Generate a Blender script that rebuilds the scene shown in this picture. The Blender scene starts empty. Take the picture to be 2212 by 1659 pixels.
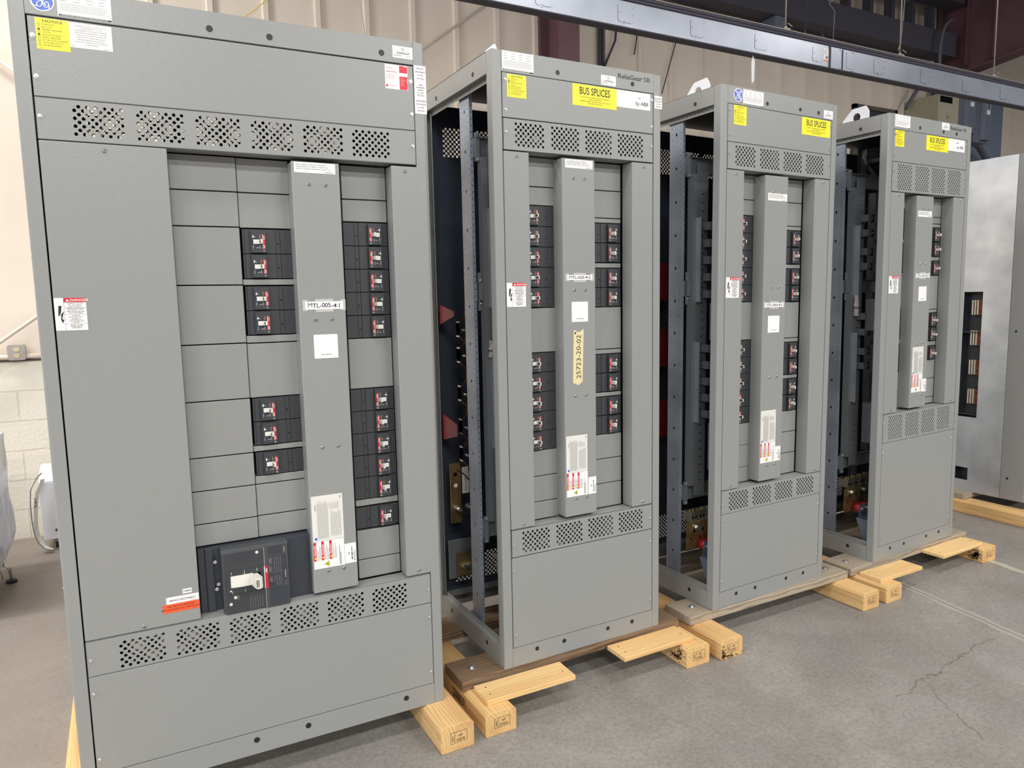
import bpy, math, random
from mathutils import Vector, Matrix
random.seed(7)
SC = bpy.context.scene
COL = SC.collection

# ------------------------------------------------------------------ camera
FPX = 1560.25
CAM = (-1.2077, -2.3379, 1.5434)
YAW, PITCH, ROLL = 0.4956, 0.1170, -0.0201
def cam_matrix():
    cy, sy, cp, sp = math.cos(YAW), math.sin(YAW), math.cos(PITCH), math.sin(PITCH)
    f = Vector((sy * cp, cy * cp, -sp)); r = Vector((cy, -sy, 0)); u = r.cross(f)
    r2 = r * math.cos(ROLL) + u * math.sin(ROLL); u2 = -r * math.sin(ROLL) + u * math.cos(ROLL)
    m = Matrix((( r2.x, u2.x, -f.x, CAM[0]), (r2.y, u2.y, -f.y, CAM[1]), (r2.z, u2.z, -f.z, CAM[2]), (0, 0, 0, 1)))
    return m
cd = bpy.data.cameras.new('camera'); cam = bpy.data.objects.new('camera', cd); COL.objects.link(cam)
cd.sensor_fit = 'HORIZONTAL'; cd.sensor_width = 36.0; cd.lens = FPX * 36.0 / 2212.0
cd.clip_start = 0.02; cd.clip_end = 200
cam.matrix_world = cam_matrix(); SC.camera = cam

# ------------------------------------------------------------------ world, lights, exposure
SC.view_settings.view_transform = 'Standard'; SC.view_settings.look = 'None'
SC.view_settings.exposure = 0.0; SC.view_settings.gamma = 1.0; SC.view_settings.use_curve_mapping = False
w = bpy.data.worlds.new('world'); SC.world = w; w.use_nodes = True
w.node_tree.nodes['Background'].inputs[0].default_value = (0.86, 0.92, 1.0, 1)
w.node_tree.nodes['Background'].inputs[1].default_value = 0.30
def area(name, loc, sx, sy, power, col=(1, 0.985, 0.955)):
    l = bpy.data.lights.new(name, 'AREA'); l.shape = 'RECTANGLE'; l.size = sx; l.size_y = sy
    l.energy = power; l.color = col
    o = bpy.data.objects.new(name, l); o.location = loc; COL.objects.link(o); return o
HB = [(x, y, p) for y, p in ((-9.6, 345), (-5.6, 215), (-1.4, 75)) for x in (-7.0, -2.2, 2.6, 7.4)]
for (x, y, p) in HB:
    area('high_bay_lamp', (x, y, 5.15 + 0.05 * -y), 1.8, 0.5, p)
area('high_bay_lamp', (-3.3, 2.1, 5.15), 1.6, 0.5, 195, (1, 0.975, 0.93))
area('high_bay_lamp', (-6.0, 0.8, 5.15), 1.8, 0.5, 140, (1, 0.98, 0.95))
o_ = area('left_fill_light', (-10.5, -2.0, 2.0), 3.6, 3.4, 330, (0.86, 0.93, 1.0)); o_.rotation_euler = (0, -math.pi / 2, 0.12)  # unseen fill light added at left to brighten the left-facing sides

# ------------------------------------------------------------------ materials
def srgb(r, g, b):
    f = lambda c: (c / 255.0 / 12.92) if c / 255.0 <= 0.04045 else ((c / 255.0 + 0.055) / 1.055) ** 2.4
    return (f(r), f(g), f(b), 1.0)
def mat(name, col, rough=0.5, metal=0.0, bump=None, spec=0.5, var=None, coat=0.0):
    """bump=(scale,strength,distance); var=(scale, colour2, contrast)"""
    m = bpy.data.materials.new(name); m.use_nodes = True; nt = m.node_tree; N = nt.nodes; L = nt.links
    b = N['Principled BSDF']; b.inputs['Base Color'].default_value = col
    b.inputs['Roughness'].default_value = rough; b.inputs['Metallic'].default_value = metal
    b.inputs['Specular IOR Level'].default_value = spec; b.inputs['Coat Weight'].default_value = coat
    tc = N.new('ShaderNodeTexCoord')
    if var:
        n = N.new('ShaderNodeTexNoise'); n.inputs['Scale'].default_value = var[0]; n.inputs['Detail'].default_value = 5
        L.new(tc.outputs['Object'], n.inputs['Vector'])
        r = N.new('ShaderNodeValToRGB'); h = 0.5 - var[2] / 2
        r.color_ramp.elements[0].position = h; r.color_ramp.elements[1].position = 1 - h
        r.color_ramp.elements[0].color = col; r.color_ramp.elements[1].color = var[1]
        L.new(n.outputs['Fac'], r.inputs['Fac']); L.new(r.outputs['Color'], b.inputs['Base Color'])
    if bump:
        n = N.new('ShaderNodeTexNoise'); n.inputs['Scale'].default_value = bump[0]; n.inputs['Detail'].default_value = 2
        L.new(tc.outputs['Object'], n.inputs['Vector'])
        k = N.new('ShaderNodeBump'); k.inputs['Strength'].default_value = bump[1]; k.inputs['Distance'].default_value = bump[2]
        L.new(n.outputs['Fac'], k.inputs['Height']); L.new(k.outputs['Normal'], b.inputs['Normal'])
    return m
M = {}
M['paint'] = mat('grey_textured_paint', srgb(143, 144, 142), 0.31, 0, (320, 0.55, 0.0008), 0.5)
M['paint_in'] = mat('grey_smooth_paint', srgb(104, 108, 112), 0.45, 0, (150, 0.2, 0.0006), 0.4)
M['inner'] = mat('shade_darkened_inner_paint', srgb(54, 60, 72), 0.55, 0, None, 0.3)  # grey paint darkened: shade inside the sections put into the colour
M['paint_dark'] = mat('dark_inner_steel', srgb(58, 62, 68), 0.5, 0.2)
M['zincplate'] = mat('bluish_zinc_steel', srgb(172, 182, 198), 0.32, 0.35, (60, 0.15, 0.001), 0.6, (5, srgb(128, 136, 150), 0.5))
M['galv'] = mat('galvanised_sheet', srgb(224, 231, 240), 0.32, 0.8, (30, 0.15, 0.002), 0.5, (5, srgb(190, 199, 210), 0.4))
M['duct'] = mat('busway_aluminium', srgb(184, 188, 198), 0.32, 0.5, None, 0.5, (3, srgb(162, 168, 180), 0.5))
M['black'] = mat('black_plastic', srgb(58, 60, 63), 0.42, 0, (500, 0.2, 0.0003))
M['blackb'] = mat('blue_black_plastic', srgb(54, 58, 66), 0.40)
M['blackp'] = mat('charcoal_faceplate', srgb(70, 71, 72), 0.4)
M['void'] = mat('matt_black', srgb(10, 11, 14), 0.8, 0, None, 0.1)
M['plug'] = mat('black_rubber', srgb(28, 30, 33), 0.45)
M['white'] = mat('white_plastic', srgb(222, 220, 210), 0.35)
M['paper'] = mat('white_label', srgb(238, 236, 234), 0.42)
M['paperw'] = mat('crinkled_white_label', srgb(236, 236, 238), 0.25, 0, (70, 0.8, 0.004))
M['paperg'] = mat('pale_grey_label', srgb(222, 220, 214), 0.4)
M['yellow'] = mat('yellow_label', srgb(244, 230, 42), 0.38, 0, (25, 0.25, 0.003))
M['orange'] = mat('orange_label', srgb(240, 92, 48), 0.4)
M['red'] = mat('red_label', srgb(208, 30, 52), 0.4)
M['ink'] = mat('black_ink', srgb(30, 30, 34), 0.5)
M['inkg'] = mat('grey_ink', srgb(140, 138, 136), 0.5)
M['inkw'] = mat('white_ink', srgb(232, 232, 228), 0.5)
M['inkr'] = mat('red_ink', srgb(200, 70, 70), 0.5)
M['inkgold'] = mat('gold_ink', srgb(226, 190, 90), 0.5)
M['blue'] = mat('blue_enamel', srgb(64, 98, 205), 0.35)
M['tape'] = mat('masking_tape', srgb(222, 208, 162), 0.6, 0, (90, 0.3, 0.002))
M['clear'] = mat('frosted_tape', srgb(186, 186, 180), 0.3)
M['screw'] = mat('bright_zinc_screw', srgb(214, 216, 216), 0.22, 0.9)
M['brass'] = mat('plated_copper_bar', srgb(176, 152, 108), 0.35, 0.75, None, 0.5, (18, srgb(128, 104, 70), 0.4))
M['copper'] = mat('red_brown_bar', srgb(122, 66, 50), 0.45, 0.5)
M['tin'] = mat('tin_plated_bar', srgb(214, 206, 192), 0.35, 0.6)
M['redins'] = mat('red_insulator', srgb(172, 34, 40), 0.4)
M['wine'] = mat('dark_red_board', srgb(112, 28, 38), 0.45)
M['lug'] = mat('aluminium_lug', srgb(168, 160, 146), 0.35, 0.85, (120, 0.5, 0.003))
M['poly'] = mat('clear_plastic_bag', srgb(178, 170, 170), 0.15, 0, (60, 1.0, 0.01))
M['wallp'] = mat('cream_ribbed_wall_paint', srgb(222, 209, 194), 0.62, 0, (40, 0.12, 0.002), 0.3, (1.1, srgb(210, 196, 181), 0.5))
M['steelred'] = mat('oxide_red_steel', srgb(116, 84, 88), 0.6, 0, None, 0.3, (4, srgb(98, 70, 76), 0.5))
M['darksteel'] = mat('dark_grey_steel', srgb(74, 72, 82), 0.7, 0, None, 0.3)
M['roof'] = mat('dark_roof_deck', srgb(74, 74, 92), 0.85, 0, None, 0.2)
M['panelgrey'] = mat('grey_steel_enclosure', srgb(104, 110, 124), 0.45, 0.1, None, 0.4)
M['panelblue'] = mat('slate_backboard', srgb(112, 124, 142), 0.4, 0.2)
M['tan'] = mat('tan_enclosure', srgb(170, 162, 140), 0.6)
M['brown'] = mat('brown_frame', srgb(86, 78, 70), 0.6)
M['hose'] = mat('grey_flexible_conduit', srgb(86, 88, 98), 0.55, 0, (120, 0.4, 0.004))
M['rod'] = mat('pale_steel_rod', srgb(176, 168, 160), 0.5, 0.4)
M['film'] = mat('milky_wrapping_film', srgb(216, 220, 232), 0.22, 0, (9, 0.6, 0.02))
M['whitebox'] = mat('white_enamel', srgb(226, 226, 232), 0.3)
M['insul'] = mat('pale_insulation', srgb(178, 172, 168), 0.8, 0, (14, 1.0, 0.03))
M['rubber'] = mat('black_foot_rubber', srgb(36, 34, 38), 0.6)

def wood(name, c1, c2, c3, axis, scale, rough=0.62, dark=None):
    m = bpy.data.materials.new(name); m.use_nodes = True; nt = m.node_tree; N = nt.nodes; L = nt.links
    b = N['Principled BSDF']; b.inputs['Roughness'].default_value = rough; b.inputs['Specular IOR Level'].default_value = 0.25
    tc = N.new('ShaderNodeTexCoord'); oi = N.new('ShaderNodeObjectInfo')
    mp = N.new('ShaderNodeMapping'); L.new(tc.outputs['Object'], mp.inputs['Vector'])
    mp.inputs['Scale'].default_value = (0.12, 1, 1) if axis == 'X' else (1, 0.12, 1)
    ad = N.new('ShaderNodeVectorMath'); ad.operation = 'ADD'
    mu = N.new('ShaderNodeVectorMath'); mu.operation = 'SCALE'; mu.inputs['Scale'].default_value = 0.35
    cx = N.new('ShaderNodeCombineXYZ')
    for i in range(3): L.new(oi.outputs['Random'], cx.inputs[i])
    L.new(cx.outputs[0], mu.inputs[0]); L.new(mp.outputs[0], ad.inputs[0])
    of = N.new('ShaderNodeVectorMath'); of.operation = 'ADD'; of.inputs[1].default_value = (0.03, 0.02, -0.05)
    L.new(mu.outputs[0], of.inputs[0])
    L.new(of.outputs[0], ad.inputs[1])
    wv = N.new('ShaderNodeTexWave'); wv.wave_type = 'RINGS'; wv.rings_direction = axis
    wv.inputs['Scale'].default_value = scale; wv.inputs['Distortion'].default_value = 7.0
    wv.inputs['Detail'].default_value = 2.5; wv.inputs['Detail Scale'].default_value = 1.3
    L.new(ad.outputs[0], wv.inputs['Vector'])
    r = N.new('ShaderNodeValToRGB'); e = r.color_ramp.elements
    e[0].position = 0.0; e[0].color = c2; e[1].position = 1.0; e[1].color = c1
    x = e.new(0.45); x.color = c1
    L.new(wv.outputs['Fac'], r.inputs['Fac'])
    n2 = N.new('ShaderNodeTexNoise'); n2.inputs['Scale'].default_value = 9; n2.inputs['Detail'].default_value = 6
    L.new(ad.outputs[0], n2.inputs['Vector'])
    r2 = N.new('ShaderNodeValToRGB'); r2.color_ramp.elements[0].position = 0.42; r2.color_ramp.elements[1].position = 0.72
    r2.color_ramp.elements[0].color = (0, 0, 0, 1); r2.color_ramp.elements[1].color = (1, 1, 1, 1)
    L.new(n2.outputs['Fac'], r2.inputs['Fac'])
    mx = N.new('ShaderNodeMix'); mx.data_type = 'RGBA'; L.new(r2.outputs['Color'], mx.inputs['Factor'])
    L.new(r.outputs['Color'], mx.inputs['A']); mx.inputs['B'].default_value = c3
    L.new(mx.outputs['Result'], b.inputs['Base Color'])
    k = N.new('ShaderNodeBump'); k.inputs['Strength'].default_value = 0.25; k.inputs['Distance'].default_value = 0.002
    L.new(wv.outputs['Fac'], k.inputs['Height']); L.new(k.outputs['Normal'], b.inputs['Normal'])
    return m
M['pineY'] = wood('pine_block', srgb(222, 184, 128), srgb(206, 164, 108), srgb(192, 146, 96), 'Y', 26)
M['pineX'] = wood('pine_board', srgb(230, 196, 140), srgb(216, 176, 118), srgb(216, 172, 114), 'X', 24)
M['greywood'] = wood('weathered_plank', srgb(172, 158, 138), srgb(134, 118, 100), srgb(152, 140, 124), 'X', 26, 0.75)
M['brownwood'] = wood('brown_weathered_plank', srgb(132, 108, 84), srgb(92, 70, 52), srgb(118, 98, 78), 'X', 24, 0.75)

# concrete floor --------------------------------------------------------
def concrete():
    m = bpy.data.materials.new('worn_concrete'); m.use_nodes = True; nt = m.node_tree; N = nt.nodes; L = nt.links
    b = N['Principled BSDF']; b.inputs['Specular IOR Level'].default_value = 0.35
    tc = N.new('ShaderNodeTexCoord')
    def noise(s, d, rgh=0.55, vec=None):
        n = N.new('ShaderNodeTexNoise'); n.inputs['Scale'].default_value = s; n.inputs['Detail'].default_value = d
        n.inputs['Roughness'].default_value = rgh; L.new(vec or tc.outputs['Object'], n.inputs['Vector']); return n
    def ramp(src, p0, c0, p1, c1):
        r = N.new('ShaderNodeValToRGB'); e = r.color_ramp.elements; e[0].position = p0; e[0].color = c0; e[1].position = p1; e[1].color = c1
        L.new(src, r.inputs['Fac']); return r
    def mix(f, a, bb, mode='MIX'):
        x = N.new('ShaderNodeMix'); x.data_type = 'RGBA'; x.blend_type = mode
        if isinstance(f, float): x.inputs['Factor'].default_value = f
        else: L.new(f, x.inputs['Factor'])
        for s, k in ((a, 'A'), (bb, 'B')):
            if isinstance(s, tuple): x.inputs[k].default_value = s
            else: L.new(s, x.inputs[k])
        return x.outputs['Result']
    base = ramp(noise(1.3, 8, 0.65).outputs['Fac'], 0.30, srgb(126, 122, 117), 0.70, srgb(158, 154, 148)).outputs['Color']
    blot = ramp(noise(3.2, 6, 0.7).outputs['Fac'], 0.45, (0, 0, 0, 1), 0.72, (1, 1, 1, 1)).outputs['Color']
    c = mix(blot, base, srgb(134, 129, 122))
    fine = ramp(noise(60, 4, 0.75).outputs['Fac'], 0.32, (0.66, 0.66, 0.66, 1), 0.68, (1.12, 1.12, 1.12, 1)).outputs['Color']
    c = mix(0.8, c, fine, 'MULTIPLY')
    pits = ramp(noise(190, 2, 0.5).outputs['Fac'], 0.30, (0.55, 0.54, 0.53, 1), 0.42, (1, 1, 1, 1)).outputs['Color']
    c = mix(0.7, c, pits, 'MULTIPLY')
    # warm brown worn area on the left of the floor
    sx = N.new('ShaderNodeSeparateXYZ'); L.new(tc.outputs['Object'], sx.inputs[0])
    mr = N.new('ShaderNodeMapRange'); L.new(sx.outputs['X'], mr.inputs['Value'])
    mr.inputs['From Min'].default_value = -0.9; mr.inputs['From Max'].default_value = -1.6
    n5 = noise(2.5, 6, 0.7)
    mm = N.new('ShaderNodeMath'); mm.operation = 'MULTIPLY'; L.new(mr.outputs[0], mm.inputs[0]); L.new(n5.outputs['Fac'], mm.inputs[1])
    c = mix(mm.outputs[0], c, srgb(140, 127, 114))
    # joint and cracks: stained lines in the slab
    def line(p, q, wd, wob, col, c, f=0.8):
        dx, dy = q[0] - p[0], q[1] - p[1]; ln = math.hypot(dx, dy); nx, ny = -dy / ln, dx / ln
        nn = noise(7, 5, 0.6)
        def mth(op, a, bb=None):
            x = N.new('ShaderNodeMath'); x.operation = op
            for i, s in enumerate((a, bb)):
                if s is None: continue
                if isinstance(s, (int, float)): x.inputs[i].default_value = s
                else: L.new(s, x.inputs[i])
            return x.outputs[0]
        d = mth('ADD', mth('ADD', mth('MULTIPLY', sx.outputs['X'], nx), mth('MULTIPLY', sx.outputs['Y'], ny)), -(p[0] * nx + p[1] * ny))
        d = mth('ADD', d, mth('MULTIPLY', mth('SUBTRACT', nn.outputs['Fac'], 0.5), wob))
        d = mth('ABSOLUTE', d)
        t = mth('ADD', mth('ADD', mth('MULTIPLY', sx.outputs['X'], dx / ln), mth('MULTIPLY', sx.outputs['Y'], dy / ln)), -(p[0] * dx / ln + p[1] * dy / ln))
        a = mth('LESS_THAN', d, wd)
        a = mth('MULTIPLY', a, mth('GREATER_THAN', t, 0.0)); a = mth('MULTIPLY', a, mth('LESS_THAN', t, ln))
        a = mth('MULTIPLY', a, f)
        return mix(a, c, col)
    c = line((2.52, 0.9), (2.05, -1.7), 0.028, 0.05, srgb(172, 168, 160), c, 0.55)
    c = line((2.52, 0.9), (2.05, -1.7), 0.004, 0.02, srgb(100, 96, 92), c, 0.8)
    c = line((3.10, 0.0), (2.92, -1.2), 0.022, 0.06, srgb(196, 189, 168), c, 0.6)
    c = line((1.30, -0.74), (2.12, -0.64), 0.0035, 0.16, srgb(104, 98, 92), c, 0.8)
    c = line((1.50, -0.70), (1.30, -1.05), 0.0035, 0.12, srgb(104, 98, 92), c, 0.7)
    L.new(c, b.inputs['Base Color'])
    rr = ramp(noise(4, 5).outputs['Fac'], 0.35, (0.42, 0.42, 0.42, 1), 0.7, (0.62, 0.62, 0.62, 1)); L.new(rr.outputs['Color'], b.inputs['Roughness'])
    k = N.new('ShaderNodeBump'); k.inputs['Strength'].default_value = 0.35; k.inputs['Distance'].default_value = 0.003
    L.new(noise(55, 5, 0.7).outputs['Fac'], k.inputs['Height']); L.new(k.outputs['Normal'], b.inputs['Normal'])
    return m
M['concrete'] = concrete()
M['soot'] = mat('dark_wood_stain', srgb(74, 54, 40), 0.8, 0, None, 0.1)
def blockwall():
    m = bpy.data.materials.new('painted_block_wall'); m.use_nodes = True; nt = m.node_tree; N = nt.nodes; L = nt.links
    b = N['Principled BSDF']; b.inputs['Roughness'].default_value = 0.55
    tc = N.new('ShaderNodeTexCoord'); mp = N.new('ShaderNodeMapping'); L.new(tc.outputs['Object'], mp.inputs['Vector'])
    sp = N.new('ShaderNodeSeparateXYZ'); L.new(mp.outputs[0], sp.inputs[0])
    cb = N.new('ShaderNodeCombineXYZ'); L.new(sp.outputs['X'], cb.inputs['X']); L.new(sp.outputs['Z'], cb.inputs['Y'])
    br = N.new('ShaderNodeTexBrick'); L.new(cb.outputs[0], br.inputs['Vector'])
    br.inputs['Scale'].default_value = 1.0; br.inputs['Brick Width'].default_value = 0.4064; br.inputs['Row Height'].default_value = 0.2
    br.inputs['Mortar Size'].default_value = 0.006; br.inputs['Mortar Smooth'].default_value = 0.3
    br.inputs['Color1'].default_value = srgb(232, 224, 208); br.inputs['Color2'].default_value = srgb(228, 219, 202); br.inputs['Mortar'].default_value = srgb(222, 212, 194)
    L.new(br.outputs['Color'], b.inputs['Base Color'])
    n = N.new('ShaderNodeTexNoise'); n.inputs['Scale'].default_value = 45; n.inputs['Detail'].default_value = 5; L.new(tc.outputs['Object'], n.inputs['Vector'])
    ma = N.new('ShaderNodeMath'); ma.operation = 'MULTIPLY_ADD'; L.new(br.outputs['Fac'], ma.inputs[0]); ma.inputs[1].default_value = -1.4; L.new(n.outputs['Fac'], ma.inputs[2])
    k = N.new('ShaderNodeBump'); k.inputs['Strength'].default_value = 0.6; k.inputs['Distance'].default_value = 0.006
    L.new(ma.outputs[0], k.inputs['Height']); L.new(k.outputs['Normal'], b.inputs['Normal'])
    return m
M['block'] = blockwall()

# ------------------------------------------------------------------ glyphs
GL = {}
def load_glyphs():
    chars = "ABCDEFGHIJKLMNOPQRSTUVWXYZabcdefghijklmnopqrstuvwxyz0123456789-.,:;()/&'#+"
    obs = []
    for bold in (0, 1):
        for s in ['||'] + ['|%s|' % c for c in chars] + list(chars):
            cu = bpy.data.curves.new('t', 'FONT'); cu.body = s; cu.resolution_u = 3
            cu.offset = (0.0 if 'M' in s else 0.012) if bold else 0.0
            o = bpy.data.objects.new('t', cu); COL.objects.link(o); obs.append((bold, s, o))
    dg = bpy.context.evaluated_depsgraph_get(); W0 = {}
    tmp = {}
    for bold, s, o in obs:
        me = o.evaluated_get(dg).to_mesh()
        vs = [(v.co.x, v.co.y) for v in me.vertices]; fs = [tuple(p.vertices) for p in me.polygons]
        tmp[(bold, s)] = (vs, fs)
        o.evaluated_get(dg).to_mesh_clear()
    for bold, s, o in obs:
        cu = o.data; bpy.data.objects.remove(o); bpy.data.curves.remove(cu)
    wd = lambda k: max(v[0] for v in tmp[k][0]) - min(v[0] for v in tmp[k][0])
    for bold in (0, 1):
        w0 = wd((bold, '||'))
        for c in chars:
            GL[(bold, c)] = (tmp[(bold, c)][0], tmp[(bold, c)][1], wd((bold, '|%s|' % c)) - w0)
load_glyphs()

# ------------------------------------------------------------------ mesh builder
class G:
    def __init__(s, k=0.001): s.v = []; s.f = []; s.m = []; s.k = k; s.sm = []
    def face(s, pts, m=0, sm=False):
        b = len(s.v); s.v += [(p[0] * s.k, p[1] * s.k, p[2] * s.k) for p in pts]
        s.f.append(tuple(range(b, b + len(pts)))); s.m.append(m); s.sm.append(sm); return s
    def box(s, x0, x1, y0, y1, z0, z1, m=0):
        b = len(s.v)
        s.v += [(x * s.k, y * s.k, z * s.k) for x in (x0, x1) for y in (y0, y1) for z in (z0, z1)]
        for q in ((0, 1, 3, 2), (4, 6, 7, 5), (0, 4, 5, 1), (2, 3, 7, 6), (0, 2, 6, 4), (1, 5, 7, 3)):
            s.f.append(tuple(b + i for i in q)); s.m.append(m); s.sm.append(False)
        return s
    def prism(s, poly, pl, a0, a1, m=0, cap=True):
        """poly in plane pl ('xz','xy','yz'), extruded a0..a1 along the third axis"""
        def P(p, a):
            return (p[0], a, p[1]) if pl == 'xz' else ((p[0], p[1], a) if pl == 'xy' else (a, p[0], p[1]))
        n = len(poly); b = len(s.v)
        s.v += [tuple(c * s.k for c in P(p, a)) for a in (a0, a1) for p in poly]
        for i in range(n):
            j = (i + 1) % n; s.f.append((b + i, b + j, b + n + j, b + n + i)); s.m.append(m); s.sm.append(False)
        if cap:
            s.f.append(tuple(b + i for i in range(n - 1, -1, -1))); s.m.append(m); s.sm.append(False)
            s.f.append(tuple(b + n + i for i in range(n))); s.m.append(m); s.sm.append(False)
        return s
    def cyl(s, p, q, r0, r1=None, n=16, m=0, cap=True, sm=True):
        p = Vector(p); q = Vector(q); r1 = r0 if r1 is None else r1
        d = (q - p).normalized(); a = Vector((0, 0, 1)) if abs(d.z) < 0.9 else Vector((1, 0, 0))
        u = d.cross(a).normalized(); w_ = d.cross(u); b = len(s.v)
        for c, r in ((p, r0), (q, r1)):
            for i in range(n):
                t = 2 * math.pi * i / n; x = c + (u * math.cos(t) + w_ * math.sin(t)) * r
                s.v.append((x.x * s.k, x.y * s.k, x.z * s.k))
        for i in range(n):
            j = (i + 1) % n; s.f.append((b + i, b + j, b + n + j, b + n + i)); s.m.append(m); s.sm.append(sm)
        if cap:
            s.f.append(tuple(b + i for i in range(n))[::-1]); s.m.append(m); s.sm.append(False)
            s.f.append(tuple(b + n + i for i in range(n))); s.m.append(m); s.sm.append(False)
        return s
    def tube(s, pts, r, n=8, m=0):
        P = [Vector(p) for p in pts]; b = len(s.v); pu = None
        for i, p in enumerate(P):
            d = (P[min(i + 1, len(P) - 1)] - P[max(i - 1, 0)]).normalized()
            a = pu if pu is not None else (Vector((0, 0, 1)) if abs(d.z) < 0.9 else Vector((1, 0, 0)))
            u = (a - d * a.dot(d)).normalized(); pu = u; w_ = d.cross(u)
            for k in range(n):
                t = 2 * math.pi * k / n; x = p + (u * math.cos(t) + w_ * math.sin(t)) * r
                s.v.append((x.x * s.k, x.y * s.k, x.z * s.k))
        for i in range(len(P) - 1):
            for k in range(n):
                j = (k + 1) % n; o = b + i * n
                s.f.append((o + k, o + j, o + n + j, o + n + k)); s.m.append(m); s.sm.append(True)
        s.f.append(tuple(b + i for i in range(n))[::-1]); s.m.append(m); s.sm.append(False)
        s.f.append(tuple(b + (len(P) - 1) * n + i for i in range(n))); s.m.append(m); s.sm.append(False)
        return s
    def band(s, mp, a0, a1, b0, b1, holes, depth, n=8, m=0):
        """strip a0..a1 x b0..b1 with holes [(a,b,ra,rb)] in a column; mp(a,b,d)->xyz"""
        holes = sorted(holes, key=lambda h: h[1]); cur = b0
        cuts = []
        for i, h in enumerate(holes):
            lo = h[1] - h[3] * 1.06; hi = h[1] + h[3] * 1.06
            cuts.append((max(lo, cur), min(hi, b1), h))
        for lo, hi, h in cuts:
            if lo > cur + 1e-6: s.face([mp(a0, cur, 0), mp(a1, cur, 0), mp(a1, lo, 0), mp(a0, lo, 0)], m)
            ca, cb, ra, rb = h; H = []; O = []
            for i in range(n):
                t = 2 * math.pi * i / n; c, q = math.cos(t), math.sin(t); k = max(abs(c), abs(q)); c2, q2 = c / k, q / k
                if n == 4 or len(h) == 5: pass
                H.append((ca + ra * c, cb + rb * q))
                O.append((ca + ((a1 - ca) if c2 > 0 else (ca - a0)) * c2, cb + ((hi - cb) if q2 > 0 else (cb - lo)) * q2))
            base = len(s.v)
            for p in O: s.v.append(tuple(x * s.k for x in mp(p[0], p[1], 0)))
            for p in H: s.v.append(tuple(x * s.k for x in mp(p[0], p[1], 0)))
            for p in H: s.v.append(tuple(x * s.k for x in mp(p[0], p[1], depth)))
            for i in range(n):
                j = (i + 1) % n
                s.f.append((base + i, base + j, base + n + j, base + n + i)); s.m.append(m); s.sm.append(False)
                s.f.append((base + n + i, base + n + j, base + 2 * n + j, base + 2 * n + i)); s.m.append(m); s.sm.append(False)
            cur = hi
        if b1 > cur + 1e-6: s.face([mp(a0, cur, 0), mp(a1, cur, 0), mp(a1, b1, 0), mp(a0, b1, 0)], m)
        return s
    def text(s, st, x, y, z, size, al='l', m=0, bold=0, sx=1.0, rot=0, jit=0.0, sp=1.0, fit=None):
        if fit:
            sx = 1.0; sx = fit / (sum((GL[(bold, c)][2] if (bold, c) in GL else 0.3) * sp for c in st) * size / 0.70)
        """text in the xz plane facing -y. size = capital height"""
        k = size / 0.70; wd = sum((GL[(bold, c)][2] if c in '' or (bold, c) in GL else 0.3) * sp for c in st) * k * sx
        cx = {'l': 0, 'c': -wd / 2, 'r': -wd}[al]
        for c in st:
            if (bold, c) not in GL: cx += 0.3 * k * sx * sp; continue
            vs, fs, adv = GL[(bold, c)]; b = len(s.v)
            ja = random.uniform(-jit, jit); jz = random.uniform(-jit, jit) * size; ca, sa = math.cos(ja), math.sin(ja)
            for vx, vy in vs:
                px, pz = vx * k * sx, vy * k
                if jit: px, pz = px * ca - pz * sa, px * sa + pz * ca + jz
                px += cx
                if rot == 90: X, Z = x - pz, z + px
                elif rot == -90: X, Z = x + pz, z - px
                else: X, Z = x + px, z + pz
                s.v.append((X * s.k, y * s.k, Z * s.k))
            for f in fs: s.f.append(tuple(b + i for i in f)); s.m.append(m); s.sm.append(False)
            cx += adv * k * sx * sp
        return s
    def build(s, name, mats, parent=None, bevel=0, loc=None, rotz=0, seg=2, ang=0.6):
        me = bpy.data.meshes.new(name); me.from_pydata(s.v, [], s.f)
        if isinstance(mats, str): mats = [mats]
        for q in mats: me.materials.append(M[q])
        me.polygons.foreach_set('material_index', s.m); me.polygons.foreach_set('use_smooth', s.sm); me.update()
        o = bpy.data.objects.new(name, me); COL.objects.link(o)
        if parent is not None: o.parent = parent
        if loc: o.location = loc
        if rotz: o.rotation_euler = (0, 0, rotz)
        if bevel:
            import bmesh
            bm = bmesh.new(); bm.from_mesh(me); bmesh.ops.remove_doubles(bm, verts=bm.verts, dist=1e-6)
            bmesh.ops.recalc_face_normals(bm, faces=bm.faces); bm.to_mesh(me); bm.free()
            md = o.modifiers.new('edge', 'BEVEL'); md.width = bevel; md.segments = seg; md.limit_method = 'ANGLE'; md.angle_limit = ang
        return o
def empty(name, loc, rotz=0, roty=0):
    o = bpy.data.objects.new(name, None); o.empty_display_size = 0.1; COL.objects.link(o); o.location = loc
    o.rotation_euler = (0, roty, rotz); return o
def tag(o, label=None, cat=None, group=None, kind=None):
    if label: o['label'] = label
    if cat: o['category'] = cat
    if group: o['group'] = group
    if kind: o['kind'] = kind
    return o
def copy(o, parent, loc):
    c = o.copy(); COL.objects.link(c); c.parent = parent; c.location = loc; return c
def clone(o, parent, loc):
    c = copy(o, parent, loc)
    for ch in list(o.children): copy(ch, c, ch.location)
    return c

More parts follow.
